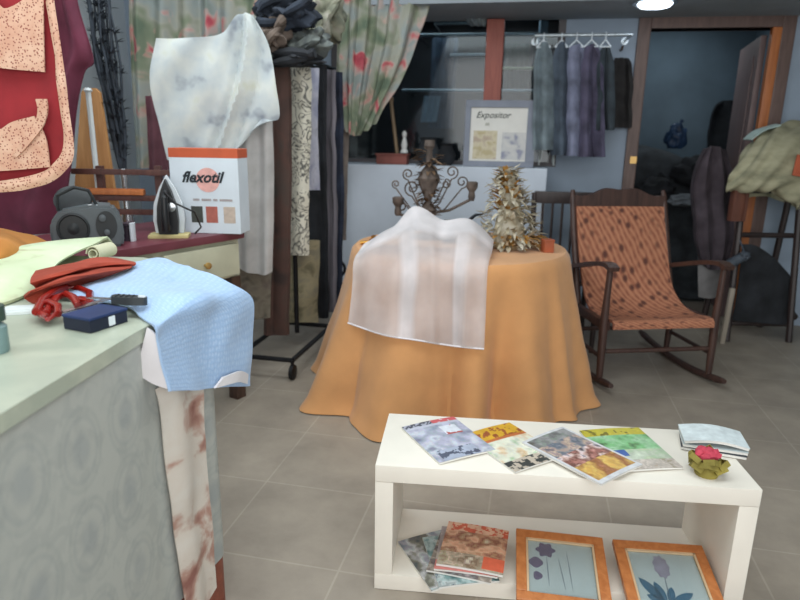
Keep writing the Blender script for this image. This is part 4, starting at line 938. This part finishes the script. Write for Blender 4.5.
# conical dried ornament
op = Vector((atY(508, 250, 3.22).x, 3.22, TT)); dtm = thing('dried_arrangement', 'tall conical arrangement of pale dried leaves on the table', 'dried flowers', tuple(op))
bm = BM(); lathe(bm, [(.10, 0), (.11, .01), (.10, .03), (.05, .035)], T(*op), 24); obj('base', bm, mat('raffia_base', (150, 132, 100), .9, .2, 20, .3), dtm)
hc = atY(500, 172, 3.22).z-TT
pale = blotch('pale_dried_leaf', [(.35, (150, 136, 110)), (.5, (188, 178, 154)), (.65, (208, 202, 186))], 18, .9); goldl = mat('golden_leaf', (166, 122, 62), .7, .2, 14, .2)
bm = BM(); lathe(bm, [(.09, .03), (.07, hc*.4), (.03, hc*.8), (.008, hc)], T(*op), 12)
for k in range(460):
    t = random.random()**1.35; q = random.uniform(0, 2*PI); r = .17*(1-t)**.85+.014; tilt = -.16*t*0
    c = op+Vector((r*.75*cos(q)-.03*t, r*.75*sin(q), .02+hc*t)); leaf(bm, c, (cos(q), sin(q), random.uniform(-.5, .7)), (0, 0, 1), random.uniform(.03, .085), random.uniform(.007, .016), random.uniform(-.3, .6))
obj('leaves', bm, pale, dtm)
bm = BM()
for k in range(50):
    q = random.uniform(0, 2*PI); t = random.uniform(.45, 1.0); c = op+Vector((.05*cos(q)*(1.2-t)-.03*t, .05*sin(q)*(1.2-t)-.04*(1-t), hc*t)); leaf(bm, c, (cos(q), sin(q), random.uniform(.2, 1.4)), (0, 0, 1), random.uniform(.05, .09), .014, .1)
obj('golden_leaves', bm, goldl, dtm, label='golden brown leaves near the tip')
bm = BM()
for k in range(40):
    q = random.uniform(-.7, .7)-PI/2+random.choice((0, .6)); c = op+Vector((.12*cos(q)+random.uniform(-.05, .09), .1*sin(q), .03+random.uniform(0, .05))); leaf(bm, c, (cos(q), sin(q), random.uniform(-.2, .3)), (0, 0, 1), .07, .012, .3)
obj('low_leaves', bm, goldl, dtm, label='brown leaves around the base')
p = atz(547, 252, TT); bm = BM(); box(bm, (0, 0, .028), (.05, .05, .056), T(p.x, p.y, TT) @ RZ(.2), .003); box(bm, (0, 0, .06), (.054, .054, .01), T(p.x, p.y, TT) @ RZ(.2), .002); solo('copper_box', bm, mat('copper_paint', (164, 88, 58), .5, .1, 12, .05), 'small copper brown box at the right edge of the round table', 'box')

# ------------------------------------------------------------------ dark side chair behind, and rocking chair
sx = Vector((1.06, 3.98, 0)); sch = thing('side_chair', 'dark slatted wooden chair half hidden behind the rocking chair', 'chair', tuple(sx), rad(-6))
dkw = wood('near_black_wood', (40, 32, 32), (58, 46, 44))
for x in (-.19, .19):
    bm = BM(); tube(bm, [(x, .19, 0), (x, .19, .45), (x, .24, .97)], .018, 10); obj('leg', bm, dkw, sch, local=True)
    bm = BM(); tube(bm, [(x, -.19, 0), (x, -.19, .44)], [.015, .02], 10); obj('leg', bm, dkw, sch, local=True)
bm = BM(); box(bm, (0, 0, .45), (.42, .42, .03), None, .006); obj('seat', bm, dkw, sch, local=True)
bm = BM(); box(bm, (0, .237, .94), (.38, .022, .08), None, .005); obj('top_rail', bm, dkw, sch, local=True)
for k in range(5):
    bm = BM(); x = -.13+.065*k; tube(bm, [(x, .195, .46), (x, .235, .92)], .009, 8); obj('slat', bm, dkw, sch, local=True)

RYAW = rad(8); rc = thing('rocking_chair', 'dark wooden rocking chair with orange patterned sling seat', 'rocking chair', (1.385, 3.52, 0), RYAW)
chw = wood('dark_walnut', (56, 38, 34), (82, 58, 50))
def sling_mat():
    t = NT('orange_woven_pattern'); v = t.coords('UV', (11, 19, 1), (0, 0, rad(32)))
    vo = t.node('ShaderNodeTexVoronoi', Scale=1.0, Randomness=.5); t.link(v, vo.inputs['Vector'])
    wv = t.node('ShaderNodeTexWave', Scale=.55, Distortion=3.0, Detail=2.0); wv.inputs['Detail Scale'].default_value = 1.5; t.link(v, wv.inputs['Vector'])
    w2 = t.node('ShaderNodeTexWave', Scale=.34, Distortion=2.0, Detail=1.0); w2.bands_direction = 'Y'; t.link(v, w2.inputs['Vector'])
    c = t.ramp(wv.outputs['Fac'], [(.1, (148, 92, 70)), (.45, (166, 104, 78)), (.8, (182, 126, 96))])
    k = t.ramp(vo.outputs['Distance'], [(.18, (255, 255, 255)), (.42, (0, 0, 0))])
    k2 = t.ramp(w2.outputs['Fac'], [(.3, (0, 0, 0)), (.9, (150, 150, 150))])
    t.base(t.mix(k, t.mix(k2, c, lin((186, 126, 94))), lin((96, 58, 48)))); t.b.inputs['Roughness'].default_value = .9; return t.m
W2 = .325
def rk_z(y): return .02+.16*(y-.0)**2*1.0
for s in (-1, 1):
    bm = BM(); pts = [(s*W2, y, .018+.22*(y-.02)**2) for y in [-.42+.05*k for k in range(19)]]; tube(bm, pts, [.014]+[.02]*17+[.013], 10); obj('rocker', bm, chw, rc, local=True)
    bm = BM(); tube(bm, [(s*W2, -.28, .035), (s*W2, -.275, .2), (s*W2, -.27, .34), (s*W2, -.275, .5), (s*W2, -.28, .665)], [.017, .022, .024, .018, .016], 10); obj('front_leg', bm, chw, rc, local=True)
    bm = BM(); tube(bm, [(s*W2, .16, .03), (s*W2, .15, .2), (s*W2, .16, .36)], [.016, .021, .02], 10); obj('rear_leg', bm, chw, rc, local=True)
    bm = BM(); tube(bm, [(s*.30, .12, .33), (s*.30, .20, .55), (s*.30, .29, .80), (s*.297, .345, .98), (s*.295, .36, 1.02)], [.02, .02, .019, .018, .012], 10); obj('back_post', bm, chw, rc, local=True)
    bm = BM(); rows = [[Vector((s*W2+dx, y, z+.0)) for dx in (-.03, 0, .03)] for y, z in ((-.32, .665), (-.25, .68), (-.1, .655), (.08, .61), (.22, .575))]; patch(bm, rows, 10, 6, 0, 1, .024); obj('armrest', bm, chw, rc, local=True)
    bm = BM(); box(bm, (s*.31, -.05, .345), (.035, .46, .05), None, .006); obj('side_rail', bm, chw, rc, local=True)
    bm = BM(); tube(bm, [(s*W2, -.27, .17), (s*W2, .15, .17)], .012, 8); obj('stretcher', bm, chw, rc, local=True)
bm = BM(); tube(bm, [(-W2, -.27, .2), (W2, -.27, .2)], .013, 8); obj('stretcher', bm, chw, rc, local=True)
bm = BM(); tube(bm, [(-W2, .15, .2), (W2, .15, .2)], .013, 8); obj('stretcher', bm, chw, rc, local=True)
bm = BM(); n = 20; pl = [(-.295+.59*k/n, .915) for k in range(n+1)]+[(.295-.59*k/n, .985+.05*max(0, cos((k/n-.5)*PI*1.15))-.008*cos((k/n-.5)*PI*6)) for k in range(n+1)]
prism(bm, pl, -.014, .014, Matrix(((1, 0, 0, 0), (0, 0, 1, .335), (0, 1, 0, 0), (0, 0, 0, 1)))); obj('crest_rail', bm, chw, rc, local=True)
bm = BM(); prof = [(.315, .925), (.27, .80), (.20, .62), (.12, .47), (.0, .38), (-.14, .36), (-.27, .375), (-.305, .365), (-.31, .335)]
rows = [[Vector((x*(1 if k < 4 else 1.02), y-.02*(1-abs(x)/.29)*(.0), z-.02*cos(x/.29*PI/2)*(k in (3, 4, 5)))) for x in (-.285, -.145, 0, .145, .285)] for k, (y, z) in enumerate(prof)]
patch(bm, [list(r) for r in zip(*rows)], 20, 50, .006, 5, .014, 3); obj('sling', bm, sling_mat(), rc, local=True)
# ------------------------------------------------------------------ right-hand stand with canvas, coat and bits
SY = 4.24
sd = thing('wooden_stand', 'dark wooden trestle stand at the right edge under the canvas', 'stand', (2.6, SY, 0))
def sp_(px, py, Y=SY): return atY(px, py, Y)
u1 = sp_(738, 200); u2 = sp_(794, 200)
for p_, lean in ((u1, -.03), (u2, .02)):
    for yy in (-.12, .12):
        bm = BM(); tube(bm, [(p_.x+lean, SY+yy*1.5, 0), (p_.x, SY+yy*.4, p_.z+.12)], .022, 8); obj('leg', bm, dkw, sd)
for y in (234, 190):
    z = sp_(766, y).z; bm = BM(); tube(bm, [(u1.x, SY-.06, z), (u2.x, SY-.06, z)], .018, 8); obj('rail', bm, dkw, sd)
z = sp_(766, 326).z+.03; bm = BM(); tube(bm, [(u1.x, SY-.15, .12), (u2.x, SY-.15, .12)], .018, 8); obj('rail', bm, dkw, sd)
bm = BM(); tube(bm, [sp_(748, 256, SY-.02), sp_(794, 318, SY-.02)], .03, 8); obj('brace', bm, dkw, sd)
# dark blanket lying over the lower rail
rows = [[(742, 244, SY-.1), (756, 246, SY-.13), (775, 262, SY-.13), (792, 280, SY-.1)], [(738, 285, SY-.12), (756, 286, SY-.16), (776, 292, SY-.16), (790, 300, SY-.12)], [(732, 320, SY-.14), (754, 322, SY-.19), (776, 324, SY-.19), (784, 324, SY-.14)]]
bm = BM(); patch(bm, [list(r) for r in zip(*rowsY(rows))], 20, 20, .03, 6, .02, 3); solo('dark_blanket', bm, dk2, 'black blanket hanging low on the wooden stand', 'blanket')
a = sp_(735, 272, 4.0); b = sp_(724, 328, 4.0); bm = BM(); box(bm, (0, 0, 0), (.03, .025, (a-b).length), T(*((a+b)/2)) @ RY(math.atan2(a.x-b.x, a.z-b.z)), .004); 
vmin = min(v.co.z for v in bm.verts); xf(T(0, 0, -vmin), bm.verts); solo('pale_batten', bm, wood('pale_batten_wood', (148, 138, 124), (168, 158, 144)), 'pale wooden batten leaning by the right arm of the rocking chair', 'batten')
p = sp_(735, 205, 4.12); bm = BM(); box(bm, (0, 0, 0), (.10, .05, .2), T(p.x, SY-.16, p.z) @ RZ(.1), .006); box(bm, (0, -.027, .0), (.012, .006, .2), T(p.x+.03, SY-.16, p.z) @ RZ(.1), .002); box(bm, (0, .05, 0.08), (.02, .1, .02), T(p.x, SY-.16, p.z)); solo('wooden_plaque', bm, wood('chestnut_wood', (92, 56, 46), (116, 72, 56)), 'reddish brown wooden block fixed just under the canvas', 'block')
p = sp_(744, 256, 4.05); bm = BM(); blob(bm, p, (.035, .03, .03), .5, 3, 2, 3); tube(bm, [p+Vector((-.02, 0, -.01)), p+Vector((-.09, 0, -.06)), p+Vector((-.1, .04, -.09))], [.03, .034, .02], 10); tube(bm, [p+Vector((0, 0, .02)), Vector((p.x, SY-.06, sp_(766, 234).z+.018))], .006, 6); solo('cleaning_brush', bm, mat('dark_blue_grey', (74, 82, 92), .6, .25, 10, .1), 'blue grey brush with a pale head hung on the stand rail', 'brush')
# canvas draped over it
cvm = blotch('khaki_canvas', [(.3, (138, 136, 112)), (.5, (168, 164, 136)), (.7, (182, 178, 150))], 7, .9, 4, stretch=(1, 1, 2.2))
rows = [[(738, 200, 4.32), (764, 196, 4.33), (790, 205, 4.33), (826, 218, 4.32)],
        [(744, 164, 4.24), (768, 145, 4.33), (794, 136, 4.33), (826, 134, 4.24)],
        [(746, 152, 4.24), (766, 132, 4.24), (790, 123, 4.24), (826, 118, 4.24)],
        [(738, 164, 4.10), (762, 148, 4.04), (790, 142, 4.02), (826, 142, 4.05)],
        [(729, 178, 4.05), (756, 172, 3.96), (784, 172, 3.94), (826, 178, 3.98)],
        [(726, 188, 4.06), (752, 189, 3.98), (776, 190, 3.96), (800, 204, 4.0)], [(728, 192, 4.10), (752, 190, 4.06), (776, 192, 4.05), (802, 207, 4.08)]]
bm = BM(); patch(bm, [list(r) for r in zip(*rowsY(rows))], 60, 60, .02, 6, .01, 4, lambda u, v: .012*sin((u*1.0+v*1.1)*24)); solo('khaki_canvas', bm, cvm, 'crumpled khaki canvas draped over the stand at the right edge', 'canvas')
p = sp_(797, 166, 3.925); bm = BM(); box(bm, (0, 0, 0), (.09, .012, .13), T(p.x+.03, p.y, p.z) @ RY(.15) @ RX(-.12), .004); box(bm, (0, -.007, .0), (.06, .004, .09), T(p.x+.03, p.y, p.z) @ RY(.15) @ RX(-.12), .001); solo('orange_tag', bm, mat('orange_card', (186, 96, 66), .6, .08, 10, .05), 'orange card tag pinned on the khaki canvas', 'tag')
p = sp_(764, 138, 4.18); bm = BM(); M_ = T(*p) @ RY(-.5); 
patch(bm, [[M_ @ Vector((x, y, .04+.02*cos(x*14)-.05*abs(y))) for y in (-.05, 0, .05)] for x in (-.1, -.04, .03, .1)], 12, 8, .01, 9, .008); solo('pale_scarf', bm, mat('pale_aqua_cloth', (176, 196, 192), .8, .05, 10, .1), 'pale aqua scarf lying on top of the khaki canvas', 'scarf')
# coat hanging between chair and stand
rows = [[(704, 150), (712, 146), (724, 150)], [(694, 172), (712, 170), (730, 174)], [(692, 205), (712, 206), (732, 206)], [(694, 236), (712, 240), (730, 236)], [(700, 262), (712, 270), (726, 262)]]
bm = BM(); patch(bm, [list(r) for r in zip(*rowsY(rows, 4.3))], 20, 30, .04, 5, .04, 6, lambda u, v: .02*sin(u*16)); solo('dark_coat', bm, mat('dark_mauve_wool', (70, 62, 68), .95, .2, 8, .3), 'dark mauve grey coat hanging at the right side of the doorway', 'coat')
bm = BM(); q = MW.inverted() @ atY(712, 147, 4.33); e = MW @ Vector((q.x, .06, q.z)); rows = [[(700, 232, 4.36), (708, 232, 4.36), (716, 234, 4.36)], [(698, 260, 4.36), (708, 262, 4.34), (720, 262, 4.36)], [(698, 296, 4.36), (710, 298, 4.34), (722, 296, 4.36)]]
patch(bm, [list(r) for r in zip(*rowsY(rows))], 14, 14, .03, 7, .02, 4); solo('grey_bag', bm, mat('ash_grey_cloth', (122, 120, 120), .9, .1, 10, .2), 'ash grey cloth bag showing beneath the dark coat', 'bag')

# ------------------------------------------------------------------ white bench
BY = math.atan2(1.481-1.577, .979+.062); BL = 1.045; BD = .345; BH = .41
Bo = Vector((-.062, 1.577, 0)); MBn = T(*Bo) @ RZ(BY)
bw = mat('white_bench_lacquer', (232, 226, 214), .45, .02, 6, .03)
be = thing('white_bench', 'low white open bench standing on the floor in front', 'bench', tuple(Bo), BY)
bm = BM(); box(bm, (BL/2, BD/2, BH-.026), (BL, BD, .052), None, .003); obj('top_board', bm, bw, be, local=True)
bm = BM(); box(bm, (BL/2, BD/2, .027), (BL, BD, .052), None, .003); obj('bottom_board', bm, bw, be, local=True)
for x in (.026, BL-.026):
    bm = BM(); box(bm, (x, BD/2, BH/2), (.052, BD-.002, BH-.106), None, .002); obj('side_panel', bm, bw, be, local=True)

# magazines
def magazine(cpx, cpy, z, wd, ht, ang, fn, label, group, th=.006, tilt=0, name='magazine'):
    p = atz(cpx, cpy, z); r = thing(name, label, 'magazine', (p.x, p.y, z), ang, group)
    bm = BM(); uv = None
    rows = [[Vector((wd*(u-.5), ht*(v-.5), th*.5+.003*sin(u*3))) for v in (0, .33, .66, 1)] for u in (0, .3, .7, 1)]
    patch(bm, rows, 12, 12, 0, 1, th*.8); xf(RX(tilt), bm.verts); obj('pages', bm, paper, r, local=True)
    pal = []; idx = {}
    bm = BM(); NX, NY = 40, 54
    V = [[bm.verts.new((wd*(i/NX-.5), ht*(j/NY-.5), th+.0006+.003*sin((i/NX)*3))) for j in range(NY+1)] for i in range(NX+1)]
    for i in range(NX):
        for j in range(NY):
            f = bm.faces.new((V[i][j], V[i+1][j], V[i+1][j+1], V[i][j+1])); c_ = fn((i+.5)/NX, (j+.5)/NY)
            if c_ not in idx: idx[c_] = len(pal); pal.append(flat(c_, .35))
            f.material_index = idx[c_]
    ex = bmesh.ops.extrude_face_region(bm, geom=bm.faces[:]); 
    for v in [q for q in ex['geom'] if isinstance(q, bmesh.types.BMVert)]: v.co.z += .0005
    xf(RX(tilt), bm.verts); obj('cover', bm, pal, r, local=True); return r
def nz(u, v, s, k): return .75*mnoise.noise(Vector((u*s*.7, v*s*.9, k*7.7)))+.3*mnoise.noise(Vector((u*s*2.1, v*s*2.6, k*3.3)))
def pick(x, cols):
    n = len(cols)-1; y = min(n-1e-4, max(0, (x*.8+.5)*n)); i = int(y); t = round((y-i)*4)/4
    return tuple(int(round((cols[i][k]*(1-t)+cols[i+1][k]*t)/10)*10) for k in range(3))
G1 = [(120, 124, 142), (150, 156, 174), (176, 180, 196), (196, 200, 212), (138, 142, 160)]
def c1(u, v):
    if v > .9: return ((70, 72, 84) if nz(u, v, 30, 1) > -.1 else (170, 172, 186)) if u < .52 else ((196, 88, 92) if nz(u, v, 26, 2) > -.2 else (214, 190, 196))
    if v > .86: return (186, 188, 202)
    if .55 < u < .85 and .55 < v < .8: return (214, 218, 226) if nz(u, v, 9, 3) < .2 else (176, 84, 78)
    if v < .25 and .1 < u < .75: return (84, 90, 108) if nz(u, v, 14, 4) > .05 else (168, 176, 194)
    return pick(nz(u, v, 6, 5), G1)
def c2(u, v):
    if v > .72: return (206, 160, 48) if nz(u, v, 12, 1) > -.12 else (150, 82, 44)
    if v > .66: return (188, 110, 62)
    if v < .2: return (64, 66, 64) if nz(u, v, 10, 3) > .1 else (188, 176, 160)
    return pick(nz(u, v, 6, 2), [(158, 182, 140), (206, 210, 192), (224, 220, 204), (206, 176, 144), (122, 146, 104)])
def c3(u, v):
    if u < .04 or u > .95 or v < .05 or v > .97: return (206, 206, 208)
    if v < .34: return pick(nz(u, v, 6, 2), [(196, 150, 72), (214, 176, 100), (150, 96, 62), (206, 148, 116)])
    if v < .55: return pick(nz(u, v, 7, 3), [(210, 160, 146), (124, 80, 66), (224, 204, 196), (66, 62, 74)])
    if v < .8: return pick(nz(u, v, 7, 4), [(70, 76, 92), (186, 168, 150), (104, 108, 120), (206, 204, 202)])
    return pick(nz(u, v, 9, 6), [(84, 84, 80), (134, 136, 134), (160, 160, 158)])
def c4(u, v):
    if v > .82: return (188, 176, 62) if nz(u, v, 12, 1) > -.2 else (120, 112, 44)
    if v > .45: return pick(nz(u, v, 6, 2), [(72, 104, 62), (122, 176, 120), (156, 200, 156), (98, 132, 84)])
    if v > .3 and u < .4: return (66, 98, 164)
    if v < .2: return pick(nz(u, v, 9, 3), [(120, 104, 88), (196, 192, 180), (168, 150, 130)])
    return pick(nz(u, v, 6, 4), [(196, 208, 182), (168, 186, 158), (212, 216, 200)])
def c5(u, v):
    if v < .3:
        return (216, 104, 76) if u > .68 and v > .04 else pick(nz(u, v, 8, 1), [(150, 132, 108), (196, 182, 160), (132, 112, 92), (206, 196, 180)])
    if v > .8: return (206, 96, 70) if nz(u, v, 16, 2) > .1 else (222, 178, 150)
    return pick(nz(u, v, 6, 3), [(196, 142, 112), (222, 178, 146), (150, 104, 78), (214, 196, 172)])
def c6(u, v): return pick(nz(u, v, 6, 8), [(96, 104, 116), (146, 152, 160), (196, 200, 202), (124, 116, 112), (70, 76, 84)])
def c7(u, v): return pick(nz(u, v, 7, 9), [(126, 116, 110), (178, 166, 156), (96, 90, 92), (206, 198, 192)])
def c8(u, v): return (206, 130, 122) if v < .2 else pick(nz(u, v, 6, 11), [(196, 186, 180), (160, 150, 150), (212, 206, 204)])
def c9(u, v): return pick(nz(u, v, 7, 12), [(64, 96, 96), (120, 150, 152), (190, 204, 204), (52, 62, 70)])
MG = 'magazines on the bench top'
magazine(447, 440, BH+.001, .19, .245, rad(26), c1, 'grey blue magazine with red title at the left of the bench', MG, .006)
magazine(512, 447, BH+.001, .185, .25, rad(30), c2, 'magazine with yellow title band beside the grey blue one', MG, .005)
magazine(628, 450, BH+.001, .20, .25, rad(8), c4, 'green magazine with yellow title lying at the back of the bench', MG, .006)
magazine(580, 455, BH+.009, .185, .285, rad(36), c3, 'grey bordered magazine on top at the middle of the bench', MG, .006)
SG = 'magazines on the bench bottom shelf'
SZ = .054
magazine(441, 559, SZ, .185, .24, rad(24), c6, 'lowest grey magazine sticking out left of the lower stack', SG, .006)
magazine(459, 560, SZ+.008, .18, .23, rad(10), c9, 'teal grey magazine second from bottom of the lower stack', SG, .006)
magazine(465, 555, SZ+.016, .19, .22, rad(-16), c7, 'brownish magazine in the middle of the lower stack', SG, .006)
magazine(468, 552, SZ+.024, .185, .21, rad(-10), c8, 'magazine with pink lower edge second from the top of stack', SG, .006)
magazine(474, 549, SZ+.032, .195, .215, rad(-14), c5, 'orange tile cover magazine topmost on the lower shelf', SG, .008)
# stack of pale booklets at the right end
p = atz(711, 447, BH); btk = rad(-20)
for k, (dz, col, lb, tl) in enumerate(((0, (70, 74, 80), 'dark booklet at the bottom of the pile on the bench end', 0), (.012, (176, 186, 188), 'grey booklet in the middle of the pile on the bench end', 0), (.024, (206, 216, 218), 'pale grey booklet on top of the pile on the bench end', .05))):
    t = thing('booklet', lb, 'booklet', (p.x, p.y, BH+.001+dz), btk+.05*k, 'booklets piled on the bench end')
    rows = [[Vector((.145*(u-.5)*1.2, .056*(v-.5)*2, .006+(.028*(1-((u-.5)*2)**2)*.0+.012*sin(u*PI)*(k == 2)))) for v in (0, .5, 1)] for u in (0, .25, .5, .75, 1)]
    bm = BM(); patch(bm, rows, 8, 20, 0, 1, .008); obj('pages', bm, paper, t, local=True)
    rows = [[Vector((q.x*1.02, q.y*1.03, q.z+.0050)) for q in r] for r in rows]
    bm = BM(); patch(bm, rows, 8, 20, 0, 1, .0015); obj('cover', bm, flat(col), t, local=True)
# fabric flower
p = atz(706, 474, BH); flw = thing('fabric_flower', 'pink fabric flower with olive leaves on the bench corner', 'flower', (p.x, p.y, BH))
pink = mat('pink_petal', (188, 66, 84), .8, .15, 14, .1); olv = mat('olive_ribbon', (136, 124, 58), .8, .18, 14, .1)
bm = BM()
for k in range(9):
    q = k*2.4; r = .026*math.sqrt(k/9); blob(bm, (p.x+r*cos(q), p.y+.012+r*sin(q), BH+.062-.010*k/9), (.017, .014, .013), .5, 2.2, k, 2)
obj('petals', bm, pink, flw)
for k in range(11):
    q = k*2*PI/11+.3*(k % 2); c_ = Vector((p.x+.036*cos(q), p.y+.032*sin(q), BH+.026+.012*(k % 3))); e1 = Vector((-sin(q), cos(q), 0)); e2 = Vector((cos(q)*.75, sin(q)*.75, .55)).normalized()
    bm = BM(); rows = [[c_+e1*(.024*cos(w*PI/5))+e2*(.02*sin(w*PI/5))+e1.cross(e2)*hh for hh in (-.008, 0, .008)] for w in range(11)]
    patch(bm, rows, 4, 22, .006, 20, .002, k); obj('leaf', bm, olv, flw)
bm = BM(); lathe(bm, [(.03, 0), (.032, .006), (.02, .03), (.012, .038)], T(p.x, p.y, BH), 16); obj('base', bm, olv, flw)
# framed botanical prints leaning in the bench
oak = wood('orange_oak', (176, 104, 54), (200, 128, 74), .4)
def picture(px, py, yaw, wd, ht, tilt, label, draw):
    top = atz(px, py, .115+.0); M_ = T(*top) @ RZ(yaw) @ RX(tilt)       # local: x right, y up the picture (0 = top edge), z normal
    base_ = M_ @ Vector((wd/2, -ht, 0))
    t = thing('framed_print', label, 'picture', (base_.x, base_.y, base_.z), yaw, 'framed flower prints on the bottom shelf')
    bm = BM(); fw = .03
    for c_, s_ in (((wd/2, -fw/2, 0), (wd, fw, .018)), ((wd/2, -ht+fw/2, 0), (wd, fw, .018)), ((fw/2, -ht/2, 0), (fw, ht-2*fw, .018)), ((wd-fw/2, -ht/2, 0), (fw, ht-2*fw, .018))): box(bm, c_, s_, M_, .003)
    obj('frame', bm, oak, t, False)
    bm = BM()
    for c_, s_ in (((wd/2, -fw-.003, .004), (wd-2*fw, .006, .008)), ((fw+.003, -ht/2, .004), (.006, ht-2*fw, .008)), ((wd-fw-.003, -ht/2, .004), (.006, ht-2*fw, .008))): box(bm, c_, s_, M_)
    obj('inner_slip', bm, mat('beige_slip', (206, 176, 140), .5, .05, 10, 0), t, False)
    bm = BM(); box(bm, (wd/2, -ht/2, -.003), (wd-2*fw+.004, ht-2*fw+.004, .004), M_); obj('print', bm, mat('print_paper', (208, 212, 208), .5, .02, 8, 0), t, False)
    for nm, poly, col in draw:
        bm = BM(); prism(bm, poly, -.0008, .0002, M_); obj(nm, bm, flat(col), t, False)
    bm = BM(); box(bm, (wd/2, -ht/2, .0035), (wd-2*fw, ht-2*fw, .001), M_); obj('glass', bm, glassy('picture_glass', (245, 250, 252), .12) if 'pg' not in MATS else MATS['pg'], t, False)
    q = M_ @ Vector((wd/2, -.05, -.012)); bm = BM(); box(bm, (q.x, q.y, (q.z+.055)/2), (.05, .012, max(.01, q.z-.055)), None, .001); obj('easel_strut', bm, brown_wood, t, False)
MATS_pg = glassy('picture_glass', (245, 250, 252), .12); MATS['pg'] = MATS_pg
def ell(cx, cy, rx, ry, n=18, ph=0, lob=0, la=0): return [(cx+rx*(1+la*cos(lob*2*PI*k/n))*cos(2*PI*k/n), cy+ry*(1+la*cos(lob*2*PI*k/n))*sin(2*PI*k/n)) for k in range(n)]
def lf(x0, y0, x1, y1, w, n=8):
    d = Vector((x1-x0, y1-y0)); s = Vector((-d.y, d.x)).normalized()*w; L = []; R = []
    for k in range(n+1):
        t = k/n; c_ = Vector((x0, y0))+d*t; ww = max(.05, sin(PI*t)**.7) if 0 < k < n else .04; L.append(tuple(c_+s*ww)); R.append(tuple(c_-s*ww))
    return L+R[::-1]
vio = (118, 104, 132); gry = (150, 156, 164); teal = (62, 112, 138); mau = (172, 162, 178)
picture(516, 530, rad(-9), .262, .25, rad(14), 'left framed print of violet flower heads on thin stems', [('flower_head', ell(.088, -.064, .026, .024, 30, 0, 6, .18), vio), ('flower_head', ell(.058, -.112, .020, .018, 24, 0, 4, .08), vio), ('flower_head', ell(.062, -.158, .013, .014, 20, 0, 3, .1), vio), ('stem', lf(.09, -.085, .094, -.19, .0016), gry), ('stem', lf(.125, -.09, .14, -.2, .0014), gry), ('stem', lf(.15, -.06, .16, -.2, .0012), gry)])
picture(612, 541, rad(-5), .265, .27, rad(14), 'right framed print of a mauve flower spike with teal leaves', [('flower_head', ell(.125, -.082, .022, .038, 30, 0, 9, .1), mau), ('stem', lf(.125, -.115, .12, -.2, .0018), gry), ('leaf', lf(.105, -.2, .05, -.125, .014), teal), ('leaf', lf(.11, -.2, .09, -.135, .012), teal), ('leaf', lf(.12, -.2, .135, -.15, .011), teal), ('leaf', lf(.125, -.2, .19, -.165, .012), teal), ('leaf', lf(.11, -.205, .06, -.18, .012), teal)])

# ------------------------------------------------------------------ light
def area(name, loc, target, sx_, sy_, power, col):
    l = bpy.data.lights.new(name, 'AREA'); l.shape = 'RECTANGLE'; l.size = sx_; l.size_y = sy_; l.energy = power; l.color = col
    o = bpy.data.objects.new(name, l); C.objects.link(o); o.location = loc
    o.rotation_euler = (Vector(target)-Vector(loc)).to_track_quat('-Z', 'Y').to_euler(); return o
area('shopfront_daylight', (.3, -1.6, 1.7), (.2, 3.0, .6), 3.6, 2.0, 75, (1.0, .96, .92))
area('overhead_fill_front', (-.2, 1.2, 2.58), (-.2, 1.25, 0), 3.0, 1.2, 42, (.90, .98, 1.0))  # unseen broad panel, added as soft fill over the front of the shop
area('overhead_fill_rear', (-.8, 3.1, 2.58), (-.9, 3.4, 0), 2.4, .8, 40, (.88, .96, 1.0))  # added overhead fill, set to the left to lift the rear and left wall
q = MW @ Vector(((dl+dr)/2, 1.2, 2.48))
area('storeroom_fill', q, q+Vector((0, .01, -1)), .6, .4, 6, (.84, .95, 1.0))  # no visible source: fill added to brighten the room past the doorway
q = MW @ Vector((sl+1.0, .5, 2.25))
area('display_rail_fill', q, q+Vector((0, .01, -1)), 1.4, .3, 5, (.85, .95, 1.0))  # unseen fill added so the rails show behind the glass
w = bpy.data.worlds.new('World'); bpy.context.scene.world = w; w.use_nodes = True
bgn = w.node_tree.nodes['Background']; bgn.inputs[0].default_value = lin((200, 214, 226)); bgn.inputs[1].default_value = .9

# ------------------------------------------------------------------ camera
cam = bpy.data.cameras.new('Camera'); co = bpy.data.objects.new('Camera', cam); C.objects.link(co)
cam.sensor_width = 36; cam.sensor_fit = 'HORIZONTAL'; cam.lens = 36*F/800; cam.clip_start = .02; cam.dof.use_dof = True; cam.dof.focus_distance = 1.9; cam.dof.aperture_fstop = 2.8
f_ = Vector((0, cos(PITCH), -sin(PITCH))); u_ = Vector((0, sin(PITCH), cos(PITCH))); r_ = Vector((1, 0, 0))
r2 = r_*cos(ROLL)+u_*sin(ROLL); u2_ = u_*cos(ROLL)-r_*sin(ROLL)
Mc = Matrix((r2, u2_, -f_)).transposed().to_4x4(); Mc.translation = (0, 0, H); co.matrix_world = Mc
bpy.context.scene.camera = co
vs_ = bpy.context.scene.view_settings
vs_.view_transform = 'Standard'; vs_.look = 'None'; vs_.gamma = 1.0; vs_.exposure = 0.0; vs_.use_curve_mapping = False
